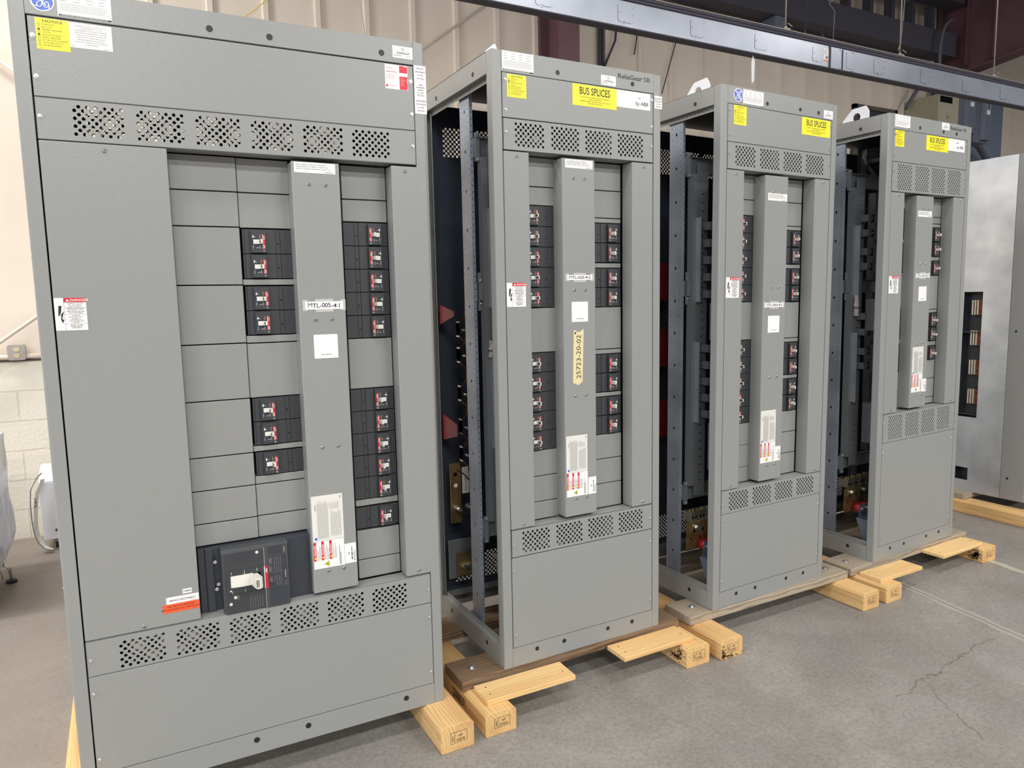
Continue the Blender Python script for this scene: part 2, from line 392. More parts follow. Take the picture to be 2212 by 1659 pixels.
# ------------------------------------------------------------------ shared small parts (mm)
_scr = {}
def screw(parent, u, z, kind='hex', y=0.0):
    if kind not in _scr:
        g = G()
        if kind == 'hex':
            g.cyl((0, 0, 0), (0, -1.2, 0), 5.6, n=16); g.cyl((0, -1.2, 0), (0, -4.8, 0), 3.9, 3.5, n=6, sm=False)
        else:
            g.cyl((0, 0, 0), (0, -1.4, 0), 6.2, 6.0, n=16); g.cyl((0, -1.4, 0), (0, -3.4, 0), 6.0, 3.4, n=16)
            g.box(-4.4, 4.4, -3.6, -3.3, -0.8, 0.8, 1); g.box(-0.8, 0.8, -3.65, -3.3, -4.4, 4.4, 1)
        o = g.build('screw', ['screw', 'ink'], parent, loc=(u / 1000, y / 1000, z / 1000)); _scr[kind] = o; return o
    return copy(_scr[kind], parent, (u / 1000, y / 1000, z / 1000))
def xz(y): return lambda a, b, d: (a, y + d, b)
def perf_rows(g, x0, x1, z0, z1, y, groups, zbot, nrows, ncols, pitch=20.5, rp=10.35, r=4.75, n=12, low_left=True, t=1.6):
    """plate x0..x1,z0..z1 at y with staggered round holes, row strips"""
    zb = zbot - rp / 2; zt = zbot + rp * (nrows - 0.5)
    g.face([(x0, y, z0), (x1, y, z0), (x1, y, zb), (x0, y, zb)]); g.face([(x0, y, zt), (x1, y, zt), (x1, y, z1), (x0, y, z1)])
    for j in range(nrows):
        c = zbot + j * rp; off = ((j % 2 == 0) != low_left)
        hs = []
        for gx in groups:
            hs += [(c, gx + (pitch / 2 if off else 0) + i * pitch, r, r) for i in range(ncols)]
        g.band(lambda a, b, d: (b, y + d, a), c - rp / 2, c + rp / 2, x0, x1, hs, t, n=n)
    return g
def lines(g, x0, x1, z0, z1, n, y, th, m=0, rag=0.35, al='l', vert=False):
    """n rows of unreadably small print as thin broken dashes"""
    for i in range(n):
        z = z1 - (z1 - z0) * (i + 0.5) / n
        wd = (x1 - x0) * (1 - random.random() * rag); a = x0 if al == 'l' else (x0 + x1 - wd) / 2
        e = a + wd
        while a < e:
            q = min(a + th * random.uniform(1.5, 5), e)
            if vert: g.face([(z - th / 2, y, a), (z + th / 2, y, a), (z + th / 2, y, q), (z - th / 2, y, q)], m)
            else: g.face([(a, y, z - th / 2), (q, y, z - th / 2), (q, y, z + th / 2), (a, y, z + th / 2)], m)
            a = q + th * 0.8
def sticker(parent, name, x0, x1, z0, z1, mt='paper', y=-0.5, lab=None):
    o = G().box(x0, x1, y, 0, z0, z1).build(name, mt, parent)
    if lab: o['label'] = lab
    return o
def disc_logo(parent, cx, cz, r, name='round_emblem'):
    g = G(); g.cyl((cx, -0.1, cz), (cx, -0.8, cz), r, n=48, m=0, sm=False)
    g.cyl((cx, -0.8, cz), (cx, -0.95, cz), r * 0.90, n=48, m=1, sm=False)
    # white curled flourishes at the rim
    for k in range(4):
        t0 = math.pi / 2 * k + 0.95
        pts = []
        for i in range(14):
            t = t0 - i * 0.075; rr = r * (0.90 - 0.17 * math.exp(-((i - 1) / 2.0) ** 2)); pts.append((cx + rr * math.cos(t), -1.0, cz + rr * math.sin(t)))
        g.tube(pts, r * 0.045, 6, 0)
    def stroke(P, wd=0.05):
        pts = []
        for i in range(len(P) - 1):
            p0 = P[max(i - 1, 0)]; p1 = P[i]; p2 = P[i + 1]; p3 = P[min(i + 2, len(P) - 1)]
            for q in range(6):
                t = q / 6
                f = lambda a, b, c, d: 0.5 * (2 * b + (c - a) * t + (2 * a - 5 * b + 4 * c - d) * t * t + (3 * b - a - 3 * c + d) * t ** 3)
                pts.append((cx + r * f(p0[0], p1[0], p2[0], p3[0]), -1.05, cz + r * f(p0[1], p1[1], p2[1], p3[1])))
        pts.append((cx + r * P[-1][0], -1.05, cz + r * P[-1][1])); g.tube(pts, r * wd, 6, 0)
    stroke([(-0.50, 0.40), (-0.30, 0.20), (-0.12, 0.28), (-0.18, 0.50), (-0.34, 0.48), (-0.36, 0.22), (-0.10, 0.00), (0.0, -0.22), (-0.12, -0.52), (-0.34, -0.60), (-0.46, -0.42), (-0.34, -0.18), (-0.10, -0.04), (0.16, 0.06), (0.34, 0.10)])
    stroke([(0.12, 0.16), (0.26, 0.18), (0.42, 0.40), (0.36, 0.56), (0.20, 0.50), (0.14, 0.26), (0.08, 0.0), (0.06, -0.30), (0.20, -0.56), (0.44, -0.54), (0.54, -0.30), (0.42, -0.10), (0.22, -0.16), (0.22, -0.36), (0.34, -0.36)])
    o = g.build(name, ['paper', 'blue'], parent); o['label'] = 'blue disc with white curled monogram'; return o
def notice(parent, x0, x1, z0, z1, ticks):
    o = sticker(parent, 'notice_sticker', x0, x1, z0, z1, 'yellow', lab='yellow checklist sticker')
    g = G(); w_ = x1 - x0; h = z1 - z0
    g.text('NOTICE', x0 + w_ * 0.52, -0.7, z1 - h * 0.125, h * 0.075, 'c', bold=1, sx=1.5)
    T = ['FLOOR PLATE', 'BUS SPLICE', 'ASSEMBLY HARDWARE', 'GTUTK20', 'INSTRUCTION BOOK', 'SEISMIC HARDWARE', 'BATTERY PACK & ADAPTER', 'LIFTING BRACKET (KIT)', 'EKIP PROGRAMMING']
    for i, t in enumerate(T):
        z = z1 - h * (0.225 + i * 0.082)
        g.text(t, x0 + w_ * 0.19, -0.7, z, h * 0.048, 'l', sx=0.82)
        a0, a1, b0, b1 = x0 + w_ * 0.065, x0 + w_ * 0.13, z - h * 0.006, z + h * 0.052
        if i in ticks: g.face([(a0, -0.7, b0), (a1, -0.7, b0), (a1, -0.7, b1), (a0, -0.7, b1)])
        else:
            e = h * 0.008
            for q in ((a0, a1, b0, b0 + e), (a0, a1, b1 - e, b1), (a0, a0 + e, b0, b1), (a1 - e, a1, b0, b1)):
                g.face([(q[0], -0.7, q[2]), (q[1], -0.7, q[2]), (q[1], -0.7, q[3]), (q[0], -0.7, q[3])])
    g.text('REV. 4', x0 + w_ * 0.1, -0.7, z0 + h * 0.03, h * 0.025)
    g.build('lettering', 'ink', o)
def nameplate(parent, x0, x1, z0, z1):
    o = sticker(parent, 'rating_plate', x0, x1, z0, z1, 'paper', lab='white rating plate with a black foot line')
    g = G(); w_ = x1 - x0; h = z1 - z0
    for r_ in range(3):
        for c in range(4):
            a = x0 + w_ * (0.05 + c * 0.24); z = z1 - h * (0.10 + r_ * 0.13)
            lines(g, a, a + w_ * 0.15, z - h * 0.04, z + h * 0.02, 2, -0.7, h * 0.014, 2)
    lines(g, x0 + w_ * 0.05, x1 - w_ * 0.04, z0 + h * 0.22, z0 + h * 0.55, 7, -0.7, h * 0.014, 2, 0.1)
    g.face([(x0 + 2, -0.75, z0 + h * 0.015), (x1 - 1, -0.75, z0 + h * 0.015), (x1 - 1, -0.75, z0 + h * 0.085), (x0 + 2, -0.75, z0 + h * 0.085)], 0)
    lines(g, x0 + 6, x1 - 8, z0 + h * 0.02, z0 + h * 0.08, 1, -0.9, h * 0.022, 1, 0.1)
    g.build('lettering', ['ink', 'inkw', 'inkg'], o)
def ul_tag(parent, x0, x1, z0, z1, num=None, rot=0):
    o = sticker(parent, 'listing_mark', x0, x1, z0, z1, 'paper', lab='small white listing sticker')
    g = G(); w_ = x1 - x0; h = z1 - z0; cx = (x0 + x1) / 2; cz = (z0 + z1) / 2
    if not rot:
        for i in range(20):
            t = 2 * math.pi * i / 20; t2 = t + math.pi / 10 * 1.01; R = h * 0.15; R2 = R * 0.85; c0 = z1 - h * 0.25
            g.face([(cx + R2 * math.cos(t), -0.7, c0 + R2 * math.sin(t)), (cx + R * math.cos(t), -0.7, c0 + R * math.sin(t)), (cx + R * math.cos(t2), -0.7, c0 + R * math.sin(t2)), (cx + R2 * math.cos(t2), -0.7, c0 + R2 * math.sin(t2))])
        g.text('UL', cx, -0.7, z1 - h * 0.30, h * 0.11, 'c', bold=1)
        lines(g, x0 + w_ * 0.15, x1 - w_ * 0.12, z0 + h * 0.34, z0 + h * 0.52, 2, -0.7, h * 0.05, 0, 0.3, 'c')
        lines(g, x0 + w_ * 0.05, x0 + w_ * 0.5, z0 + h * 0.16, z0 + h * 0.26, 1, -0.7, h * 0.04, 0, 0.1)
        if num: g.text(num, x0 + w_ * 0.62, -0.7, z0 + h * 0.16, h * 0.11, 'l')
    else:
        g.text('UL', x0 + w_ * 0.42, -0.7, cz, w_ * 0.16, 'c', bold=1, rot=90)
        lines(g, z0 + h * 0.15, z1 - h * 0.2, x0 + w_ * 0.55, x0 + w_ * 0.70, 1, -0.7, w_ * 0.08, 0, 0.05, 'c', vert=True)
        lines(g, z0 + h * 0.1, z1 - h * 0.35, x0 + w_ * 0.74, x1 - w_ * 0.06, 2, -0.7, w_ * 0.04, 0, 0.3, 'l', vert=True)
    g.build('lettering', 'ink', o)
def danger(parent, x0, x1, z0, z1):
    o = sticker(parent, 'danger_sticker', x0, x1, z0, z1, 'paper', lab='white hazard sticker with red header and black lightning bolt')
    g = G(); w_ = x1 - x0; h = z1 - z0; c = x0 + w_ * 0.30; y = -0.7
    def q(a0, a1, b0, b1, m): g.face([(a0, y, b0), (a1, y, b0), (a1, y, b1), (a0, y, b1)], m)
    q(c, x1, z1 - h * 0.135, z1, 1)
    for f in (0.135, 0.31, 0.51, 0.80): q(c, x1, z1 - h * f - 0.3, z1 - h * f + 0.3, 0)
    q(c - 0.3, c + 0.3, z0, z1, 0)
    X = lambda a: x0 + w_ * a; Z = lambda b: z1 - h * b
    g.face([(X(.13), y, Z(.24)), (X(.23), y, Z(.24)), (X(.19), y, Z(.46)), (X(.10), y, Z(.58))][::-1], 0)
    g.face([(X(.10), y, Z(.58)), (X(.30), y, Z(.40)), (X(.26), y, Z(.50)), (X(.22), y, Z(.66)), (X(.18), y, Z(.66)), (X(.20), y, Z(.52))], 0)
    g.face([(X(.17), y, Z(.66)), (X(.28), y, Z(.66)), (X(.235), y, Z(.78))], 0)
    g.text('DANGER', X(.50), -0.9, Z(.105), h * 0.075, 'l', m=2, bold=1, sx=1.15)
    g.face([(X(.36), -0.9, Z(.11)), (X(.48), -0.9, Z(.11)), (X(.42), -0.9, Z(.03))], 2)
    cx = (c + x1) / 2
    T = [(0.185, 'HAZARDOUS VOLTAGE'), (0.235, 'WILL CAUSE SERIOUS'), (0.285, 'INJURY OR DEATH'), (0.345, 'PERFORM LOCKOUT/TAGOUT'), (0.39, '(REF. OSHA STD. 1910.147)'), (0.435, 'BEFORE ENTERING ENCLOSURE'), (0.48, 'OR REMOVING BARRIERS'),
         (0.555, 'ALL SERVICE'), (0.60, 'DISCONNECTS MUST'), (0.645, 'BE OPEN TO'), (0.69, 'DE-ENERGIZE ALL'), (0.735, 'LOAD BUS BARS AND'), (0.78, 'CIRCUITS'), (0.85, 'REPLACE COVERS/'), (0.895, 'BARRIERS BEFORE'), (0.94, 'ENERGIZING')]
    for f, t in T: g.text(t, cx, y, Z(f), h * 0.030, 'c', bold=1, sx=0.95 if len(t) < 20 else 0.78)
    g.build('lettering', ['ink', 'red', 'inkw'], o)
def cover_label(parent, x0, x1, z0, z1):
    o = sticker(parent, 'breaker_handle_note', x0, x1, z0, z1, 'paper', lab='white instruction sticker')
    g = G(); h = z1 - z0; w_ = x1 - x0
    for i, t in enumerate(['CIRCUIT BREAKER HANDLE IN INTERMEDIATE', 'POSITION INDICATES TRIPPED. TO RESET, MOVE', 'HANDLE TO EXTREME OFF POSITION, THEN TO ON.']):
        g.text(t, x0 + w_ * 0.04, -0.7, z1 - h * (0.27 + i * 0.20), h * 0.10, 'l', bold=1, sx=0.96, sp=1.06)
    lines(g, x1 - w_ * 0.25, x1 - w_ * 0.03, z0 + h * 0.06, z0 + h * 0.16, 1, -0.7, h * 0.05)
    g.build('lettering', 'ink', o)
def data_label(parent, x0, x1, z0, z1):
    o = sticker(parent, 'instruction_label', x0, x1, z0, z1, 'paperg', lab='pale grey vertical instruction label')
    g = G(); w_ = x1 - x0; h = z1 - z0
    lines(g, z0 + h * 0.05, z1 - h * 0.1, x0 + w_ * 0.16, x0 + w_ * 0.52, 14, -0.7, 1.1, 0, 0.12, 'l', vert=True)
    lines(g, z0 + h * 0.08, z0 + h * 0.66, x0 + w_ * 0.58, x0 + w_ * 0.93, 12, -0.7, 1.1, 0, 0.15, 'l', vert=True)
    lines(g, z0 + h * 0.68, z0 + h * 0.85, x0 + w_ * 0.55, x0 + w_ * 0.88, 10, -0.7, 1.1, 0, 0.4, 'l', vert=True)
    g.cyl((x0 + w_ * 0.10, -0.6, z0 + h * 0.06), (x0 + w_ * 0.10, -0.8, z0 + h * 0.06), 4.5, n=20, m=1, sm=False)
    g.text('ReliaGear', x0 + w_ * 0.13, -0.7, z0 + h * 0.68, 3.4, 'l', m=2, bold=1, rot=90)
    g.text('ABB', x0 + w_ * 0.94, -0.7, z0 + h * 0.90, 3.4, 'l', m=2, bold=1, rot=90)
    g.build('lettering', ['inkg', 'blue', 'ink'], o)
def danger_strip(parent, x0, x1, z0, z1):
    o = sticker(parent, 'triple_danger_label', x0, x1, z0, z1, 'paper', lab='white label with three red danger strips and a yellow triangle')
    g = G(); w_ = x1 - x0; h = z1 - z0; y = -0.7
    for i, t in enumerate(('DANGER', 'DANGER', 'PELIGRO')):
        a = x0 + w_ * (0.0 + i * 0.255) + (0.3 if i == 0 else 0); b = a + w_ * 0.088
        g.face([(a, y, z0 + h * 0.30), (b, y, z0 + h * 0.30), (b, y, z1 - 1), (a, y, z1 - 1)], 1)
        g.text(t, b - 1.6, -0.9, z0 + h * 0.49, w_ * 0.055, 'l', m=2, bold=1, rot=90, sx=1.15)
        g.face([(a + 1.5, -0.9, z0 + h * 0.40), (b - 1.5, -0.9, z0 + h * 0.34), (b - 1.5, -0.9, z0 + h * 0.46)], 3)
        lines(g, z0 + h * 0.31, z1 - h * 0.12, b + w_ * 0.02, b + w_ * 0.155, 4, y, 1.0, 0, 0.4, 'l', vert=True)
    lines(g, z0 + h * 0.05, z1 - h * 0.15, x0 + w_ * 0.82, x1 - w_ * 0.1, 4, y, 1.0, 0, 0.5, 'l', vert=True)
    cx, cz = x0 + w_ * 0.42, z0 + h * 0.15
    g.face([(cx - 10, y, cz), (cx + 7, y, cz - 9.5), (cx + 7, y, cz + 9.5)], 0)
    g.face([(cx - 7.6, -0.9, cz), (cx + 5.6, -0.9, cz - 7.3), (cx + 5.6, -0.9, cz + 7.3)], 3)
    g.face([(cx - 1, -1.1, cz - 2), (cx + 4, -1.1, cz - 2.6), (cx + 4, -1.1, cz + 2.6), (cx - 1, -1.1, cz + 1)], 0)
    g.build('lettering', ['ink', 'red', 'inkw', 'yellow'], o)
def paper_tag(parent, txt, x0, x1, z0, z1):
    t = G(); m_ = 8
    t.box(x0 - m_, x0 + 8, -0.35, 0, z0 - 4, z1 + 6); t.box(x1 - 8, x1 + m_, -0.35, 0, z0 - 4, z1 + 6)
    cx = (x0 + x1) / 2; t.box(cx - 28, cx + 28, -0.4, 0, z0 - 8, z1 + 8)
    o = sticker(parent, 'paper_tag', x0, x1, z0, z1, 'paper', y=-0.9, lab='taped paper slip with a handwritten number')
    t.build('clear_tape', 'clear', o)
    g = G(); g.text(txt, (x0 + x1) / 2, -1.1, z0 + (z1 - z0) * 0.24, (z1 - z0) * 0.56, 'c', fit=(x1 - x0) * 0.88, jit=0.07, bold=1)
    g.build('handwriting', 'ink', o)
def code_sticker(parent, x0, x1, z0, z1, t):
    o = sticker(parent, 'square_asset_sticker', x0, x1, z0, z1, 'paper', lab='plain white square sticker with a small code beneath')
    g = G(); g.text(t, (x0 + x1) / 2, -0.7, z0 + (z1 - z0) * 0.13, (z1 - z0) * 0.05, 'c', bold=1)
    g.build('lettering', 'ink', o)
def bus_splices(parent, x0, x1, z0, z1):
    o = sticker(parent, 'bus_splices_sticker', x0, x1, z0, z1, 'yellow', lab='large yellow sticker')
    g = G(); w_ = x1 - x0; h = z1 - z0; cx = (x0 + x1) / 2
    g.text('BUS SPLICES', cx, -0.7, z1 - h * 0.45, h * 0.34, 'c', bold=1, fit=w_ * 0.70)
    for i, t in enumerate(['ARE ATTACHED TO MAIN, NEUTRAL AND GROUND', 'BARS IN THIS SECTION', '(REFERENCE GEH9073 FOR INSTALLATION INSTRUCTION)', '(THIS LABEL IS REMOVABLE)']):
        g.text(t, cx, -0.7, z1 - h * (0.60 + i * 0.095), h * 0.058, 'c', sx=0.86 if i != 2 else 0.80)
    g.build('lettering', 'ink', o)

# ------------------------------------------------------------------ circuit breakers
def brk_text(b, x):
    t = G(); t.text('ABB', x, 52.9, -60, 4.0, 'l', bold=1, rot=90); t.text('SACE', x, 52.9, -33, 3.2, 'l', bold=1, rot=90)
    t.build('lettering', 'inkw', b)
def mini_breaker(parent):
    """right-hand type, local origin at top-left of its 149 x 76 mm cell, on plane y=65"""
    g = G()
    g.box(0, 35.4, 66, 120, -75.4, -1); g.box(36.4, 49.4, 66.5, 120, -75.4, -1); g.box(50.2, 143, 65, 160, -75.4, -1)
    g.box(143.8, 149, 66, 120, -75.4, -1)
    g.box(31, 41, 65.6, 67, -4.2, -1); g.box(31, 41, 65.6, 67, -75.4, -72.2)
    g.prism([(80, -4), (126, -4), (126, -73), (80, -73)], 'xz', 54, 66, 0)
    g.cyl((43, 66.4, -44), (43, 64.8, -44), 2.0, n=10, m=1)
    g.cyl((61, 65.2, -22), (61, 64.6, -22), 2.2, n=8, m=2); g.cyl((62, 65.2, -67), (62, 64.6, -67), 2.2, n=8, m=2)
    b = g.build('circuit_breaker', ['black', 'void', 'blackp'], parent, bevel=0.0008, seg=1)
    f = G(); y = 53.4
    def q(a0, a1, z0, z1, m, yy=y): f.face([(a0, yy, z0), (a1, yy, z0), (a1, yy, z1), (a0, yy, z1)], m)
    f.box(84, 124, y, 54, -62, -18, 0)
    q(84, 91, -62, -18, 1, y - .2); q(89.6, 91, -62, -18, 2, y - .3)
    q(95, 95.8, -30, -18, 3, y - .2); q(99, 99.8, -30, -18, 4, y - .2); q(119, 119.8, -30, -18, 2, y - .2); q(99, 99.8, -62, -50, 2, y - .2); q(95, 95.8, -62, -50, 3, y - .2); q(119, 119.8, -62, -50, 2, y - .2)
    for i in range(3): q(112 + 3 * i, 113.5 + 3 * i, -27 + 2 * i, -25 + 2 * i, 2, y - .2); q(103 + 3 * i, 104.5 + 3 * i, -58 - i, -56 - i, 2, y - .2)
    q(91.5, 121.5, -49, -31, 5, y - .15)      # slot surround
    f.box(93, 119, y - 1.4, y - .1, -47, -33, 6)   # pale inner slide
    f.box(119.6, 121, y - 2.4, y, -49, -31, 0)
    f.cyl((119, y, -25), (119, y - 1.6, -25), 2.4, n=12, m=2); f.cyl((88, 54, -68), (88, 52.2, -68), 2.9, n=12, m=7)
    f.cyl((119, 54, -11), (119, 53.2, -11), 2.0, n=10, m=0)
    f.build('faceplate', ['blackb', 'red', 'inkw', 'inkr', 'inkgold', 'void', 'paperg', 'screw'], b)
    brk_text(b, 88.4)
    t = G()
    t.prism([(93, 52), (94.5, 29), (96, 27.2), (98.2, 27.2), (99.4, 29), (102.5, 52)], 'xy', -46.5, -33.5, 0)
    t.face([(99.55, 30, -44), (101.6, 45, -44), (101.6, 45, -36), (99.55, 30, -36)], 1)
    t.build('toggle', ['white', 'blackb'], b, bevel=0.0008, seg=1)
    return b
_brk = {}
def breaker(parent, u0, ztop, left=False):
    k = 'L' if left else 'R'
    if k not in _brk:
        b = mini_breaker(parent)
        if left:
            for o in [b] + list(b.children):
                if o.name.startswith('lettering'): bpy.data.objects.remove(o); continue
                for v in o.data.vertices: v.co.x = 0.149 - v.co.x
                o.data.flip_normals()
            brk_text(b, 149 - 84.6)
        b.location = (u0 / 1000, 0, ztop / 1000); _brk[k] = b; return b
    return clone(_brk[k], parent, (u0 / 1000, 0, ztop / 1000))
def filler(parent, u0, u1, z0, z1, name='filler_plate', y=65, m='paint'):
    return G().box(u0 + 0.6, u1 - 0.6, y, y + 62, z0 + 1.2, z1 - 1.2).build(name, m, parent, bevel=0.0015)

# ------------------------------------------------------------------ cabinet
def frame_common(c, W, D=650, H=2286, left_open=True):
    pw = 37
    for side in (0, 1):
        x0 = 0 if side == 0 else W; sg = 1 if side == 0 else -1
        X = lambda a: x0 + sg * a
        # front corner post: folded angle with a return
        prof = [(X(0), 6), (X(1.5), 1.5), (X(6), 0), (X(pw), 0), (X(pw), 14), (X(pw - 2), 14), (X(pw - 2), 2.4), (X(6.5), 2.4), (X(2.6), 6), (X(2.6), 39), (X(14), 39), (X(14), 41), (X(0), 41)]
        G().prism(prof if side == 0 else prof[::-1], 'xy', 0, H - 1).build('corner_post', 'paint', c, bevel=0.0006, seg=1)
        prof = [(X(0), D), (X(0), D - 41), (X(2.4), D - 41), (X(2.4), D - 2.4), (X(pw), D - 2.4), (X(pw), D)]
        G().prism(prof if side == 0 else prof[::-1], 'xy', 0, H - 1).build('corner_post', 'paint', c, bevel=0.0006, seg=1)
        if side == 0 or True:
            for (z0, z1, nm, top) in ((H - 73, H, 'side_rail', 1), (0, 75, 'side_rail', 0)):
                g = G(); g.box(min(X(0), X(2.4)), max(X(0), X(2.4)), 42, D - 42, z0, z1)
                zi = z0 if top else z1; sgz = -1 if top else 1
                a, b = sorted((X(0), X(20)))
                g.box(a, b, 42, D - 42, min(zi, zi + sgz * 2), max(zi, zi + sgz * 2))   # ledge
                hs = [(y_, zi + sgz * 12, 2.6, 2.6) for y_ in range(70, int(D) - 50, 25)]
                g2 = []
                mp = lambda a_, b_, d, X=X: (X(20 + d), b_, a_)
                # perforated inner flange
                zz0, zz1 = sorted((zi + sgz * 2, zi + sgz * 23))
                g.band(mp, zz0, zz1, 42, D - 42, [(zi + sgz * 12, y_, 2.6, 2.6) for y_ in range(70, int(D) - 50, 25)], 2, n=8)
                if top: g.box(a, b, 42, D - 42, z1 - 2, z1 + 0.0)
                o = g.build(nm, 'paint', c)
                for y_ in (151, D - 151):
                    zc = z0 + (24 if top else 49)
                    x_ = X(0); G().cyl((x_ + sg * 0.2, y_, zc), (x_ - sg * 0.9, y_, zc), 9, n=20).build('hole_plug', 'plug', o)
    g = G(); zt = H - 73
    g.box(pw + 0.6, W - pw - 0.6, 0, 2, zt, H); g.box(pw + 0.6, W - pw - 0.6, 2, 22, zt, zt + 2); g.build('top_rail', 'paint', c, bevel=0.0012)
    g = G(); g.box(0, W, 2, D, H - 2, H - 1); g.box(3, W - 3, 4, D - 4, H - 4, H - 2.2, 1); g.build('top_panel', ['paint', 'inner'], c)  # lower sheet is coloured dark for the shade under the top
    g = G(); g.box(pw + 0.6, W - pw - 0.6, 0, 2, 0, 75); g.box(pw + 0.6, W - pw - 0.6, 2, 22, 73, 75)
    g.build('bottom_rail', 'paint', c, bevel=0.0012)
    g = G(); g.box(pw, W - pw, D - 2, D, 0, 75); g.box(pw, W - pw, D - 60, D - 2, 72, 75); g.build('rear_bottom_rail', 'paint', c)
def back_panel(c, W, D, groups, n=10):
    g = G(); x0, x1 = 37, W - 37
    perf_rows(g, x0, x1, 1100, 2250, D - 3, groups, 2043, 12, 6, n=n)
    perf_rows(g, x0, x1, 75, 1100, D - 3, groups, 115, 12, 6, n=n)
    g.build('back_panel', 'inner', c)  # whole panel takes the shade-darkened inner colour
def vent(c, x0, x1, z0, z1, groups, zbot, rows, low_left, n, flange_dn=0, flange_up=0, rp=10.35):
    g = G(); perf_rows(g, x0, x1, z0, z1, 0, groups, zbot, rows, 6, n=n, low_left=low_left, rp=rp)
    dd = 64 if flange_dn else 14; du = 64 if flange_up else 14
    g.box(x0, x1, 0, dd, z0 - 0.0, z0 + 1.5); g.box(x0, x1, 0, du, z1 - 1.5, z1); g.box(x0, x0 + 1.5, 0, 14, z0, z1); g.box(x1 - 1.5, x1, 0, 14, z0, z1)
    return g.build('vent_panel', 'paint', c)
def sheet(c, name, x0, x1, z0, z1, d=16, lab=None):
    o = G().box(x0, x1, 0, d, z0, z1).build(name, 'paint', c, bevel=0.0022, seg=3)
    if lab: o['label'] = lab
    return o
def mid_posts(c, W, D):
    """galvanised perforated upright inside the open left side"""
    g = G(); z0, z1 = 78, 2208
    slots = [(297, z, 5.5, 8) for z in range(190, 2150, 150)]
    def col(y, r=2.4): return [(y, z, r, r) for z in range(95, 2195, 25)]
    mp = lambda a, b, d: (30 + d, a, b)
    g.band(mp, 255, 262, z0, z1, [], 2); g.band(mp, 262, 276, z0, z1, [(269,) + h[1:] for h in col(0)], 2, n=8)
    g.band(mp, 276, 288, z0, z1, [], 2); g.band(mp, 288, 306, z0, z1, [(297, z, 5.5, 7.5) for z in range(190, 2150, 150)], 2, n=8)
    g.band(mp, 306, 318, z0, z1, [], 2); g.band(mp, 318, 332, z0, z1, [(325,) + h[1:] for h in col(0)], 2, n=8); g.band(mp, 332, 340, z0, z1, [], 2)
    mp2 = lambda a, b, d: (a, 255 + d, b)
    g.band(mp2, 30, 32, z0, z1, [], 2); g.band(mp2, 32, 44, z0, z1, [(38, z, 2.4, 2.4) for z in range(107, 2195, 25)], 2, n=8)
    g.face([(34, 258, z0), (34, 338, z0), (34, 338, z1), (34, 258, z1)], 1)
    g.face([(44, 257, z0), (44, 275, z0), (44, 275, z1), (44, 257, z1)])
    g.build('perforated_upright', ['zincplate', 'void'], c)
    G().box(W - 44, W - 30, 255, 340, z0, z1).build('perforated_upright', 'zincplate', c)
    # front post inner flange strip with holes
    g = G(); mp3 = lambda a, b, d: (16 + d, a, b)
    g.band(mp3, 41, 53, 78, 2208, [(47, z, 2.2, 2.2) for z in range(95, 2195, 25)], 2, n=8)
    g.build('perforated_flange', 'paint', c); g = G()
    g.band(mp3, D - 56, D - 41, 78, 2208, [(D - 48, z, 2.2, 2.2) for z in range(95, 2195, 25)], 2, n=8)
    g.build('perforated_flange', 'paint', c)
def top_bracket(c):
    g = G(); pts = [(345, 2288), (345, 2312), (282, 2374), (205, 2378), (186, 2350), (186, 2288)]
    cx, cz, r, n = 255, 2328, 22, 24
    outer = []
    for i in range(n):
        t = 2 * math.pi * i / n; d = (math.cos(t), math.sin(t)); best = 1e9
        for j in range(len(pts)):
            (ax, az), (bx, bz) = pts[j], pts[(j + 1) % len(pts)]
            ex, ez = bx - ax, bz - az; den = d[0] * ez - d[1] * ex
            if abs(den) < 1e-9: continue
            s_ = ((ax - cx) * ez - (az - cz) * ex) / den; q = ((ax - cx) * d[1] - (az - cz) * d[0]) / den
            if s_ > 0 and -1e-6 <= q <= 1 + 1e-6: best = min(best, s_)
        outer.append((cx + d[0] * best, cz + d[1] * best))
    for xx in (118, 124):
        for i in range(n):
            j = (i + 1) % n; t, t2 = 2 * math.pi * i / n, 2 * math.pi * j / n
            g.face([(xx, outer[i][0], outer[i][1]), (xx, outer[j][0], outer[j][1]), (xx, cx + r * math.cos(t2), cz + r * math.sin(t2)), (xx, cx + r * math.cos(t), cz + r * math.sin(t))])
    for i in range(n):
        j = (i + 1) % n; t, t2 = 2 * math.pi * i / n, 2 * math.pi * j / n
        g.face([(118, *outer[i]), (118, *outer[j]), (124, *outer[j]), (124, *outer[i])])
        g.face([(118, cx + r * math.cos(t), cz + r * math.sin(t)), (118, cx + r * math.cos(t2), cz + r * math.sin(t2)), (124, cx + r * math.cos(t2), cz + r * math.sin(t2)), (124, cx + r * math.cos(t), cz + r * math.sin(t))])
    g.box(60, 124, 180, 360, 2286.5, 2292)
    o = g.build('lifting_bracket', 'whitebox', c)
    b = G(); 
    for yy in (200, 345):
        b.cyl((90, yy, 2292), (90, yy, 2300), 9, n=6, sm=False); b.cyl((90, yy, 2292), (90, yy, 2294), 13, n=16)
    b.build('bracket_bolts', 'screw', o)
    G().box(52, 128, 172, 370, 2284.8, 2286.8).build('gasket_strip', 'rubber', o)

